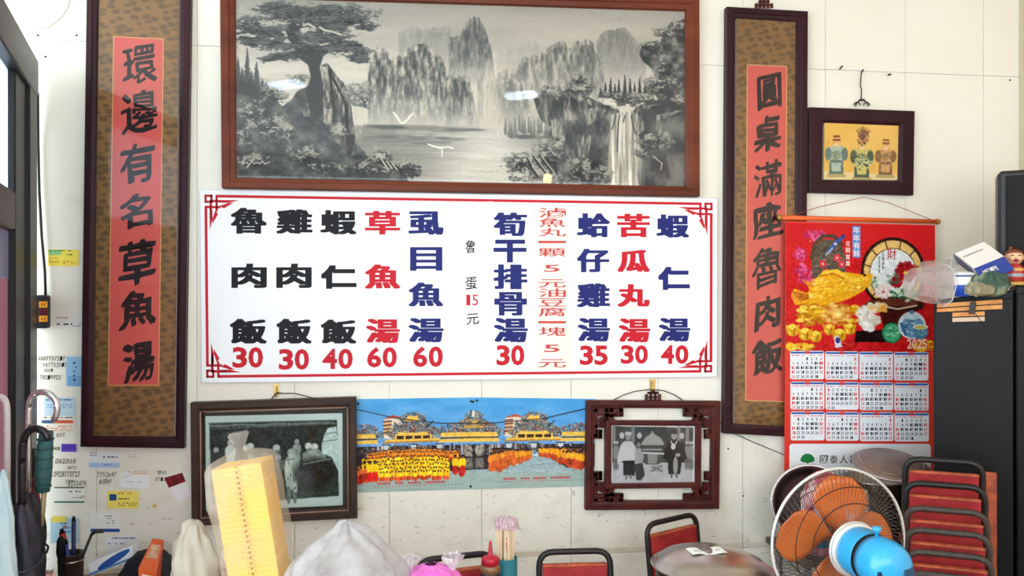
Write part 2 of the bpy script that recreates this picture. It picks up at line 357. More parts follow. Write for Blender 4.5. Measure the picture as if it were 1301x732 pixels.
    # right dark mass
    def mass(pts, seed, d=(60, 64, 68), l=(128, 128, 124), fx=9, fy=9, pw=1.6, a=1, rg=2.5):
        m = c.mask(rough(pts + [pts[0]], rg, 4, seed), 1); n = np.clip((c.fbm(fx, fy, seed, 5) - .28) / .45, 0, 1) ** pw
        col = np.asarray(d, float) * (1 - n[..., None]) + np.asarray(l, float) * n[..., None]; f = m * a; c.a = c.a * (1 - f[..., None]) + col * f[..., None]
    mass([(850, 12), (875, 6), (878, 130), (846, 120), (836, 92), (828, 88), (820, 72), (812, 66), (808, 56), (810, 46), (822, 40), (836, 38), (838, 26)], 21, (70, 74, 77), (150, 150, 144))
    bush(824, 44, 14, 6, 60); bush(842, 26, 14, 9, 90); bush(858, 16, 14, 8, 70); bush(838, 76, 8, 14, 50); bush(838, 98, 22, 15, 110)
    mass([(700, 118), (712, 108), (724, 110), (740, 118), (756, 124), (770, 128), (782, 136), (772, 150), (766, 236), (700, 236), (694, 150)], 22, (66, 70, 73), (150, 149, 143), 8, 16)
    mass([(668, 120), (690, 112), (704, 130), (706, 236), (680, 200), (690, 160), (676, 150)], 23, (72, 76, 78), (158, 156, 148), 6, 14)
    mass([(795, 140), (804, 128), (830, 118), (878, 112), (878, 240), (808, 240), (800, 190)], 24, (76, 80, 83), (132, 133, 129), 22, 26, 1.3)
    def lit(pts, seed, a=.8, l=(196, 191, 176)):
        m = c.mask(rough(pts + [pts[0]], 1.5, 3, seed), 1); n = np.clip((c.fbm(2.6, 11, seed, 4) - .3) / .4, 0, 1); c.mix(m * n * a, l)
    for i, p in enumerate([[(707, 112), (716, 110), (718, 150), (708, 148)], [(716, 112), (748, 124), (744, 128), (718, 118)], [(734, 134), (752, 130), (764, 134), (756, 146), (738, 156)], [(804, 128), (832, 124), (846, 120), (810, 134), (814, 160), (806, 168), (802, 144)], [(830, 138), (866, 132), (838, 146), (836, 166), (830, 160)], [(724, 168), (744, 170), (740, 200), (726, 198)], [(690, 150), (704, 146), (704, 190), (692, 170)], [(838, 160), (852, 166), (846, 184), (838, 172)], [(763, 125), (800, 134), (770, 132)]]): lit(p, 60 + i)
    # waterfall
    m = c.mask([(768, 142), (774, 138), (790, 136), (799, 134), (806, 140), (806, 165), (818, 240), (762, 240), (767, 180)], 2); n = c.fbm(2.4, 45, 71, 4)
    wv = 132 + 98 * np.clip((n - .28) / .4, 0, 1) + 22 * np.clip((Y - 170) / 60, 0, 1); e = np.clip((X - 762) / 5, 0, 1) * np.clip((822 - X) / (4 + np.clip(Y - 150, 0, 90) * .3), 0, 1)
    f = m * e * .95; c.a = c.a * (1 - f[..., None]) + np.stack([wv, wv * .98, wv * .92], -1) * f[..., None]
    for p in ([(781, 140), (779, 152), (778, 190)], [(788, 141), (786, 150)], [(797, 140), (799, 155), (803, 166)], [(776, 141), (771, 160)]): c.line(p, 1.6, (78, 80, 80), .55)
    bush(828, 176, 24, 12, 120, ln=.5); bush(812, 192, 14, 7, 50); bush(862, 118, 10, 8, 40); c.line([(826, 196), (838, 205), (836, 214)], 1, (200, 195, 180), .6)
    c.line([(846, 196), (850, 216), (853, 232)], 4, (130, 131, 128), .4)
    # bank under the cliffs, right
    bush(688, 196, 22, 20, 220); bush(652, 208, 20, 18, 170, (60, 63, 66)); bush(728, 216, 16, 16, 130, ln=.5); bush(757, 222, 14, 10, 80); bush(700, 180, 10, 12, 70)
    for a, b in (((660, 202), (672, 226)), ((668, 200), (684, 222)), ((676, 198), (692, 220)), ((664, 212), (676, 230))): c.line([a, b], 3, (66, 69, 71), .8); c.line([(a[0] + 2, a[1]), (b[0] + 2, b[1])], 1.2, (188, 183, 168), .8)
    c.spray(700, 230, 70, 5, 140, 2.2, [(84, 87, 88), (120, 121, 119), (158, 156, 148)], .6)
    # left forest
    mass([(292, 118), (306, 108), (320, 112), (338, 124), (356, 142), (376, 118), (386, 112), (446, 190), (462, 206), (500, 222), (512, 240), (292, 240)], 25, (72, 77, 80), (122, 124, 121), 14, 12, 1.2)
    for x, y, h in ((313, 64, 60), (302, 76, 48), (324, 82, 40), (307, 90, 36), (318, 94, 34), (331, 104, 30)): fir(x, y, h, 8, (80, 84, 86), .8)
    bush(340, 118, 14, 12, 70); bush(346, 128, 16, 9, 60); bush(374, 104, 12, 8, 40, (110, 112, 111), ln=.3); bush(318, 152, 18, 16, 130); bush(340, 170, 26, 20, 200); bush(364, 176, 10, 13, 60, ln=.5); bush(310, 184, 14, 14, 80)
    bush(382, 206, 20, 16, 120, ln=.25); bush(404, 222, 26, 8, 80, ln=.2); bush(322, 214, 26, 10, 90, ln=.15); bush(392, 148, 12, 14, 60, ln=.25); bush(450, 218, 16, 10, 90)
    # rock under the tree
    mass([(402, 84), (410, 80), (416, 92), (428, 106), (436, 126), (440, 160), (446, 196), (438, 204), (424, 190), (408, 170), (402, 130)], 26, (70, 73, 74), (150, 147, 138), 4, 12, 1.2, rg=1)
    for i, p in enumerate([[(402, 84), (410, 86), (412, 130), (404, 142)], [(418, 98), (424, 112), (436, 148), (432, 152), (420, 120)], [(405, 140), (414, 142), (414, 164), (405, 160)], [(440, 140), (454, 138), (452, 172), (444, 180), (442, 160)]]): lit(p, 80 + i, .95, (206, 200, 184))
    for a, b, w in (((412, 90), (418, 150), 2.2), ((416, 100), (432, 134), 2.6), ((432, 134), (434, 190), 4), ((440, 178), (436, 200), 6)): c.line([a, b], w, (52, 54, 55), .8)
    bush(446, 118, 18, 16, 120, (116, 118, 116), ln=.6); bush(452, 132, 12, 9, 60); bush(424, 172, 10, 9, 60, ln=.6); bush(476, 204, 18, 13, 130, ln=.55); bush(505, 220, 20, 11, 130, ln=.35); bush(470, 222, 26, 7, 80)
    c.spray(512, 222, 14, 9, 60, 2.2, [(66, 69, 70), (90, 92, 92)], .7)
    for k in range(7): c.line([(472 + k * 3.4, 206 + k * 1.5), (478 + k * 3.4, 216 + k)], 1.4, (206, 200, 184) if k % 2 else (60, 62, 63), .7)
    # big pine
    tr = (74, 78, 81)
    c.poly([(383, 118), (389, 100), (386, 84), (376, 76), (360, 72), (372, 66), (362, 50), (358, 36), (368, 26), (376, 34), (376, 50), (386, 58), (398, 56), (412, 64), (404, 72), (400, 86), (404, 112), (404, 150), (390, 160)], tr, 1, 1)
    for p, w in (([(372, 60), (340, 54), (305, 50)], 4), ([(395, 62), (430, 52), (450, 56)], 4), ([(370, 36), (400, 22), (440, 26)], 4), ([(372, 74), (352, 70), (336, 78)], 3)): c.line(p, w, tr)
    ND, NE = c.fbm(11, 4, 211, 3), c.fbm(4, 1.5, 212, 3)
    q2 = [(72, 77, 81), (82, 87, 90), (62, 67, 71), (100, 104, 104)]
    for cx, cy, rx, ry, n in ((352, 10, 30, 10, 150), (372, 18, 34, 10, 170), (415, 12, 40, 12, 200), (440, 22, 26, 8, 120), (455, 30, 13, 5, 60), (400, 26, 36, 8, 130), (318, 36, 21, 16, 190), (340, 42, 28, 9, 130), (326, 54, 26, 8, 120), (432, 58, 24, 9, 130), (446, 68, 14, 9, 80), (405, 46, 30, 8, 140), (352, 74, 18, 6, 90), (380, 62, 24, 8, 110), (448, 74, 12, 5, 50), (338, 78, 10, 4, 40), (410, 36, 22, 6, 60)):
        R = 1.7; i0 = max(0, int((cx - R * rx - c.x0) * c.sc)); i1 = min(c.W, int((cx + R * rx - c.x0) * c.sc)); j0 = max(0, int((cy - R * ry - c.y0) * c.sc)); j1 = min(c.H, int((cy + R * ry - c.y0) * c.sc)); S_ = (slice(j0, j1), slice(i0, i1))
        dx, dy = (X[S_] - cx) / rx, (Y[S_] - cy) / ry; d = np.sqrt(dx * dx + dy * dy); m = np.clip((1.2 - d + (ND[S_] - .5) * 1.7 + (NE[S_] - .5) * 1.1) * 3, 0, 1) * .9
        t = np.clip((NE[S_] * .6 + ND[S_] * .4 - .40 - .10 * dy) / .24, 0, 1)[..., None]; col = np.array((60., 65., 69.)) * (1 - t) + np.array((112., 116., 115.)) * t; c.a[S_] = c.a[S_] * (1 - m[..., None]) + col * m[..., None]
    for p in ([(380, 31), (386, 29), (394, 34)], [(400, 33), (406, 37), (414, 38), (426, 42)]): c.line(p, 2.2, (208, 203, 190), .85)
    # birds, boat, signature
    wh = (232, 228, 216)
    for p, w in (([(490, 144), (495, 149), (499, 158), (503, 159), (506, 155), (515, 145)], 1.5), ([(492, 147), (498, 156)], 1.7), ([(512, 147), (505, 157)], 1.8), ([(534, 186), (542, 189), (551, 190), (560, 189), (565, 191)], 1.5), ([(538, 188), (550, 191)], 1.8), ([(551, 192), (551, 203)], 1)): c.line(p, w, wh, .9)
    for x, y in ((624, 163), (628, 166), (629, 170), (622, 168)): c.ell(x, y, 1, 2.2, (220, 214, 200), .7)
    for i in range(5): c.ell(600 + i * 7 + q.rand() * 4, 217 + q.rand() * 6, 1.2, .6, (120, 121, 119), .6)
    sg = [(304, 216), (309, 213), (307, 218), (312, 215), (315, 218), (313, 222), (318, 214), (321, 217), (325, 215), (328, 217), (331, 213), (334, 217), (340, 214)]; c.line(sg, .9, (205, 200, 188), .8)
    c.a += (c.fbm(1.4, 1.2, 91, 2)[..., None] - .5) * 16
    c.a = c.a * 1.16 - 30
    return c.a

def art_temple(x0, x1, crowd):
    c = Cv(x0, 502, x1, 627, 2.2, (84, 165, 222)); q = c.q; X, Y = c.X, c.Y; n = c.fbm(30, 12, 3)
    c.a = np.stack([60 + 50 * n + (Y - 505) * .4, 150 + 30 * n, 214 + 16 * n], -1)
    X0 = 453 if crowd == 'left' else 600
    o = 0 if crowd == 'left' else 154        # the same temple stands in both halves
    Yl, Yd, G = (238, 196, 92), (214, 162, 70), (120, 128, 138)
    def orn(cx, cy, rx, ry, k): c.spray(cx, cy - 1, rx * 1.05, ry * 1.35, int(k * 1.9), 1.15, [(96, 110, 122), (150, 150, 148), (70, 120, 120), (60, 66, 76), (190, 176, 150), (170, 90, 70)], .85, .8)
    def tier(xa, xb, ya, yb, inset):          # curved tiled roof
        m = (xa + xb) / 2; L = []; 
        for i in range(9): t = i / 8; L.append((xa + inset + (xb - xa - 2 * inset) * t, ya + 1.2 * math.sin(math.pi * t)))
        c.poly(L + [(xb - inset * .4, (ya + yb) / 2 + .5), (xb + 2, yb), (xa - 2, yb), (xa + inset * .4, (ya + yb) / 2 + .5)], Yl)
        c.line([(xa - 2, yb), (xb + 2, yb)], 1.3, Yd); 
    for xx in range(int(x0) + 2, int(x1), 7): orn(xx, 551 + q.randn() * 1.5, 5, 4, 16)
    c.poly([(x0, 566), (x1, 566), (x1, 604), (x0, 604)], (58, 50, 56))
    c.spray((x0 + x1) / 2, 574, (x1 - x0) / 2, 9, 260, 1.6, [(110, 78, 70), (44, 40, 52), (150, 130, 110), (80, 90, 110)], .7, 1.4)
    # side building
    bx = 487 + o; c.poly([(bx, 530), (bx + 12, 524), (bx + 24, 530), (bx + 24, 556), (bx, 556)], (226, 214, 200)); c.poly([(bx - 2, 530), (bx + 12, 524), (bx + 25, 529), (bx + 12, 528)], (190, 90, 60))
    for j in range(4): c.line([(bx, 533 + j * 5), (bx + 9, 532 + j * 5)], 1.6, (120, 60, 44)); c.line([(bx, 535.5 + j * 5), (bx + 9, 534.5 + j * 5)], 1.4, (222, 178, 110))
    for cx in (523 + o,):
        orn(cx, 530, 16, 6, 100); tier(cx - 8, cx + 8, 525, 532, 2); orn(cx, 541, 24, 5, 170); c.poly([(cx - 24, 536), (cx - 14, 543), (cx + 14, 543), (cx + 25, 535), (cx + 18, 549), (cx - 18, 549)], (104, 122, 124)); orn(cx, 543, 22, 4, 90)
        c.line([(cx - 23, 534), (cx - 17, 541)], 1, (60, 70, 80)); c.line([(cx + 26, 533), (cx + 18, 541)], 1, (60, 70, 80))
        orn(cx - 24, 549, 8, 6, 60); orn(cx + 26, 549, 8, 6, 60)
        tier(cx - 22, cx + 22, 547, 555, 5); c.poly([(cx - 21, 552), (cx + 23, 552), (cx + 23, 557), (cx - 21, 557)], (70, 46, 40))
        for k in range(5): c.line([(cx - 21 + k * 11, 551), (cx - 21 + k * 11, 558)], 1.6, Yl)
        c.poly([(cx - 33, 557), (cx + 34, 556), (cx + 38, 561), (cx - 37, 561)], Yl); c.line([(cx - 37, 561), (cx + 38, 560)], 1.5, (190, 136, 60))
    for cx, w in ((462 + o, 16), (579 + o, 20), (425 + o, 18), (600, 18), (616 + (0 if o else 200), 10)):
        orn(cx, 545, w, 6, 90); c.poly([(cx - w, 549), (cx + w - 2, 549), (cx + w, 555), (cx - w - 1, 555)], Yl); c.line([(cx - w, 556.5), (cx + w, 556)], 1.2, (80, 56, 48)); c.poly([(cx - w - 2, 558), (cx + w + 1, 557), (cx + w + 2, 562), (cx - w - 3, 562)], Yl)
    tier(590, 612, 531, 538, 2); orn(601, 528, 11, 5, 80); c.ell(601, 524, 2.4, 5, (225, 220, 210)); orn(590, 540, 8, 6, 60); orn(612, 540, 8, 6, 60); c.poly([(589, 540), (613, 540), (614, 543), (588, 543)], Yd)
    for i in range(12): xx = x0 + 10 + q.rand() * (x1 - x0 - 20); c.line([(xx, 566), (xx, 582)], 1.8, (150, 148, 150) if i % 3 else (200, 200, 205), .7)
    for cx in (490, 524, 557, 646, 677, 711): c.poly([(cx - 4, 564), (cx + 4, 564), (cx + 3, 571), (cx - 3, 571)], (196, 204, 210)); c.line([(cx - 5, 564), (cx + 5, 564)], 1, (60, 80, 100))
    # pavement
    gp = c.fbm(20, 3, 8); m = c.mask([(x0, 600), (470, 606), (600, 600), (x1, 600), (x1, 630), (x0, 630)], 1); col = np.stack([150 + 26 * gp, 172 + 22 * gp, 166 + 22 * gp], -1); c.a = c.a * (1 - m[..., None]) + col * m[..., None]
    if crowd == 'right':
        m = c.mask([(604, 600), (630, 600), (660, 580), (676, 575), (692, 580), (720, 600), (x1, 600), (x1, 604), (604, 604)], 1); c.a = c.a * (1 - m[..., None]) + (col + (-2, 0, 12)) * m[..., None]
    # stone lions at the joint
    for dx in (-8, 7): c.spray(602 + dx, 574, 5, 8, 60, 1.6, [(150, 140, 124), (100, 96, 90), (186, 178, 160)], .9, 1); c.poly([(597 + dx, 584), (607 + dx, 584), (608 + dx, 598), (596 + dx, 598)], (110, 108, 102)); c.spray(602 + dx, 592, 5, 6, 30, 1.4, [(80, 78, 74), (150, 144, 130)], .7)
    def body(x, y, h, top, bot):
        x += q.randn() * .5; y += q.randn() * .7; h *= 1 + q.randn() * .05; top = np.array(top) * (1 + q.randn() * .07); bot = np.array(bot) * (1 + q.randn() * .1)
        c.ell(x, y + h * .38, h * .17, h * .26, top, 1, .3); c.ell(x, y + h * .78, h * .15, h * .24, bot, 1, .3); c.ell(x, y + h * .07, h * .085, h * .1, (120, 80, 60), 1, .4); c.ell(x, y + h * .02, h * .08, h * .05, (40, 34, 34), 1, .4)
    ys = [(250, 206, 30), (246, 190, 40), (252, 224, 60)]
    if crowd == 'left':
        for r in range(2):
            for i in range(44): t = i / 43; body(468 + 112 * t, 573 - 4 * math.sin(math.pi * t) + r * 3.6, 12, (230, 140, 40), (180, 70, 30))
        for r in range(5):
            for i in range(30): t = (i + (r % 2) * .5) / 30; body(462 + 108 * t + q.randn() * .4, 580 + r * 5 - 1.5 * math.sin(math.pi * t) + q.rand(), 13, ys[q.randint(3)], ys[q.randint(3)] if r < 4 else (214, 84, 40))
        for x, y in ((457, 588), (463, 587), (469, 586), (475, 585)): body(x, y, 27, ys[0], (206, 40, 34))
        for x, y in ((584, 580), (577, 581), (587, 581)): body(x, y, 26, ys[0], (196, 44, 36))
        for r in range(3): body(455 + r * 4, 594 - r, 18, (236, 120, 60), (190, 60, 40))
    else:
        for i in range(26): t = (i / 25) ** .8; h = 13 + 18 * (1 - t); body(627 + 46 * t, 570 + 3 * t * .6 - (1 - t) * 1 + 2, h, (240, 158, 46), (206, 104, 50))
        for i in range(26): t = 1 - (i / 25); t = t ** .8; h = 12 + 20 * (1 - t); body(736 - 50 * t - 1, 568 + 2, h * .98, (244, 168, 44), (200, 84, 50))
        for i in range(10): body(624 + i * 3, 577 + i * -.4, 24 - i * 1.2, (232, 140, 50), (214, 106, 52))
        for i in range(8): body(738 - i * 3.4, 576, 26 - i * 1.4, (246, 172, 50), (190, 76, 46))
        body(679, 572, 12, (90, 130, 150), (60, 60, 80)); c.ell(679, 581, 3, 2, (220, 230, 240), .8)
    a = 480 if crowd == 'left' else 640
    for x0_, x1_ in ((0, 15), (22, 32), (38, 54), (60, 85)):
        x = a + x0_
        while x < a + x1_: c.ell(x, 615.5 - (0 if crowd == 'left' else 2), 1.1, 1.6, (196, 52, 52), .85, .5); x += 2.8
    for i in range(26): c.ell(a - 4 + i * 4.4, 619.5 - (0 if crowd == 'left' else 2), 1, .8, (188, 90, 84) if i < 16 else (110, 120, 116), .7, .6)
    c.a = (c.a - 128) * 1.06 + 120 + (c.fbm(1.6, 1.6, 9, 2)[..., None] - .5) * 60 * np.clip((Y[..., None] - 536) / 10, .12, 1) * np.clip((612 - Y[..., None]) / 8, .15, 1)
    return c.a

def art_procession():
    c = Cv(261, 524, 436, 651, 1.5, (196, 212, 206)); q = c.q; X, Y = c.X, c.Y
    m = m0 = c.mask([(266, 533), (428, 533), (430, 637), (267, 641)], 1); n = c.fbm(14, 14, 4); d = 38 + 34 * n
    dark = np.stack([d * .82, d * 1.0, d * .98], -1); c.a = c.a * (1 - m[..., None]) + dark * m[..., None]
    for i in range(40): x = 266 + i * 4; c.ell(x, 537 + math.sin(i * .5) * .5, 2.2, 1.5, (150, 164, 158), .8, .5, .5); c.ell(x, 533.5, 2, 1.1, (110, 126, 120), .7)
    c.line([(266, 541), (428, 538)], 1.2, (90, 104, 100)); m = c.mask([(266, 618), (428, 612), (430, 637), (267, 641)], 3); c.mix(m * .5, (70, 100, 88))
    L, M = (214, 222, 216), (150, 162, 156)
    def man(x, y, h, cl, leg=(60, 70, 70)): c.ell(x, y + h * .07, h * .07, h * .08, (170, 176, 170)); c.ell(x, y + h * .3, h * .13, h * .18, cl, 1, .3); c.ell(x, y + h * .55, h * .11, h * .2, cl, .95, .3); c.ell(x - h * .05, y + h * .84, h * .04, h * .16, leg); c.ell(x + h * .06, y + h * .84, h * .04, h * .16, leg)
    man(292, 556, 56, L); c.ell(290, 550, 3, 4, (90, 96, 92)); man(376, 558, 44, M); c.ell(377, 549, 3.4, 4, (60, 64, 62)); man(274, 566, 50, (50, 60, 60))
    for x, y in ((312, 568), (317, 566), (350, 569), (391, 568), (399, 569)): c.ell(x, y, 4.6, 5, L, .95, .4); c.ell(x + 1, y + 6, 5, 4, (120, 132, 126), .7)
    man(369, 571, 74, (178, 192, 178), (120, 134, 124)); c.ell(364, 600, 4, 13, (196, 206, 194), .9); c.ell(375, 596, 5, 14, (160, 172, 160), .8); man(318, 576, 60, (70, 84, 84)); man(352, 578, 58, (110, 124, 116)); c.ell(378, 606, 3, 8, L, .8); c.ell(374, 622, 2.4, 7, L, .8)
    c.poly([(383, 578), (395, 572), (404, 572), (414, 582), (412, 588), (384, 590)], M); c.ell(398, 606, 26, 22, (34, 42, 44), .9, .4); c.line([(384, 592), (420, 586)], 1.4, (120, 130, 126)); c.line([(352, 588), (372, 584)], 1.2, (130, 140, 134))
    c.poly([(412, 552), (416, 544), (427, 542), (429, 560), (430, 604), (426, 596), (421, 584), (408, 578), (408, 566)], (190, 208, 204)); c.line([(412, 552), (428, 550)], 1, (120, 134, 130)); c.line([(410, 562), (428, 560)], 1, (120, 134, 130))
    for _ in range(120): c.ell(300 + q.rand() * 125, 590 + q.rand() * 44, .8, 2.4, (20 + q.randint(70),) * 3, .5, .5)
    c.a = (c.a - 128) * 1.12 + 122 + (c.fbm(3, 4, 9, 3)[..., None] - .5) * 70 * m0[..., None]
    return c.a
def art_sedan():
    c = Cv(777, 540, 885, 617, 1.8, (226, 228, 228)); q = c.q; X, Y = c.X, c.Y
    m = c.mask([(778, 541), (880.5, 542), (880, 614.5), (778, 615)], 0); n = c.fbm(10, 12, 4); g = np.where(Y > 588, 178 + 30 * n, 46 + 50 * n); c.a = c.a * (1 - m[..., None]) + np.stack([g, g, g * 1.02], -1) * m[..., None]
    w = (206, 206, 206); k = (32, 32, 34)
    for x0_ in (780, 804, 862, 873): c.line([(x0_, 542), (x0_, 562)], 4, (150, 150, 150), .6)
    for x in (781, 784, 872, 876, 879): c.ell(x, 575, 2.4, 10, (150, 150, 150), .9); c.ell(x, 562, 1.6, 2, (190, 190, 190)); c.ell(x, 590, 2.2, 8, (110, 110, 110), .8)
    for x in (790, 812, 866): c.ell(x, 553, 3, 4, w, .9)
    # chair roof and cabin
    c.poly([(815, 562), (820, 555), (826, 551), (828, 546), (831, 551), (838, 555), (843, 562), (843, 565), (814, 565)], (170, 170, 168)); c.poly([(817, 566), (840, 566), (838, 590), (819, 590)], (84, 84, 86)); c.poly([(822, 577), (835, 577), (834, 589), (823, 589)], (150, 150, 148)); c.line([(817, 571), (840, 571)], 1.2, (180, 180, 180))
    c.line([(806, 575), (864, 577)], 1.6, (222, 220, 214)); c.poly([(828, 592), (840, 591), (842, 600), (826, 600)], (170, 170, 168)); c.line([(828, 593), (841, 599)], .7, (90, 90, 90)); c.line([(841, 592), (827, 599)], .7, (90, 90, 90))
    # man left with light coat, boy, man right with dark robe
    c.poly([(793, 560), (802, 560), (808, 568), (810, 585), (791, 586), (785, 590), (784, 584), (788, 566)], w); c.ell(798, 555, 3.4, 4.6, (150, 150, 150)); c.ell(798, 550.5, 4.4, 2.6, (200, 200, 200)); c.poly([(792, 585), (808, 585), (806, 605), (792, 604)], k); c.line([(796, 604), (795, 609)], 1.6, (120, 120, 120)); c.line([(802, 604), (801, 608)], 1.6, (120, 120, 120))
    c.ell(811, 565, 2.6, 3.4, (140, 140, 140)); c.poly([(807, 570), (814, 569), (818, 580), (815, 592), (806, 592)], (170, 170, 170)); c.poly([(806, 590), (816, 588), (819, 604), (814, 611), (808, 610)], (56, 56, 58))
    c.ell(856, 553, 3.6, 4.6, (160, 160, 160)); c.ell(856, 548, 5, 3, (60, 60, 60)); c.poly([(851, 559), (862, 559), (868, 566), (873, 582), (866, 588), (864, 603), (849, 603), (848, 586), (842, 582), (846, 565)], k); c.ell(855, 567, 3, 4, w); c.ell(858, 592, 3, 12, (200, 200, 200), .8); c.line([(852, 560), (855, 566)], .8, w); c.line([(860, 560), (856, 566)], .8, w); c.ell(861, 578, 3, 2.4, (170, 170, 170)); c.line([(853, 603), (853, 607)], 1.8, (90, 90, 90)); c.line([(859, 603), (860, 607)], 1.8, (90, 90, 90))
    return c.a
def art_deities():
    c = Cv(1046, 154, 1145, 230, 1.8, (234, 196, 92)); q = c.q; n = c.fbm(40, 30, 3); c.a = np.stack([232 + 18 * n, 184 + 30 * n, 74 + 50 * n], -1)
    c.poly([(1046, 218), (1145, 222), (1145, 230), (1046, 230)], (236, 226, 190), .7, 2)
    def fig(x, y, s, robe, alt, cap):
        c.ell(x, y + 30 * s, 13 * s, 13 * s, robe, 1, .2); c.ell(x - 11 * s, y + 30 * s, 4.5 * s, 9 * s, alt, .95, .3); c.ell(x + 11 * s, y + 30 * s, 4.5 * s, 9 * s, alt, .95, .3); c.ell(x, y + 31 * s, 6 * s, 6 * s, alt, .6, .4)
        c.poly([(x - 9 * s, y + 38 * s), (x + 9 * s, y + 38 * s), (x + 10 * s, y + 58 * s), (x - 10 * s, y + 58 * s)], alt); c.poly([(x - 7 * s, y + 42 * s), (x + 7 * s, y + 42 * s), (x + 6 * s, y + 54 * s), (x - 6 * s, y + 54 * s)], robe); c.ell(x, y + 15 * s, 4.6 * s, 5.4 * s, (232, 190, 120)); c.ell(x, y + 18 * s, 4 * s, 3 * s, (240, 210, 150)); c.poly([(x - 4.5 * s, y + 4 * s), (x + 4.5 * s, y + 4 * s), (x + 5.5 * s, y + 12 * s), (x - 5.5 * s, y + 12 * s)], cap)
        c.line([(x - 5 * s, y + 8 * s), (x + 5 * s, y + 8 * s)], 1, (240, 200, 90)); c.poly([(x - 13 * s, y + 58 * s), (x + 13 * s, y + 58 * s), (x + 13 * s, y + 62 * s), (x - 13 * s, y + 62 * s)], (196, 170, 110))
        for _ in range(60): c.ell(x + q.randn() * 6 * s, y + 33 * s + q.randn() * 11 * s, .8, .7, [(240, 214, 120), (60, 84, 70), (214, 120, 60), (220, 220, 190)][q.randint(4)], .7, .5)
    fig(1062, 167, .95, (186, 204, 190), (96, 128, 118), (150, 60, 40)); fig(1126, 170, .9, (220, 168, 110), (134, 96, 56), (150, 90, 40))
    fig(1095, 169, .98, (214, 204, 116), (56, 88, 74), (130, 70, 50)); c.spray(1096, 172, 8, 12, 90, 1.2, [(150, 60, 44), (206, 140, 80), (90, 70, 70), (220, 190, 110)], .8, 1)
    for k in range(7): c.line([(1096, 176), (1096 + (k - 3) * 3, 158 + abs(k - 3) * 1.6)], .7, (110, 70, 50), .7)
    c.spray(1096, 206, 12, 9, 70, 1.4, [(40, 74, 62), (230, 210, 120), (200, 214, 170)], .8, .8)
    return c.a
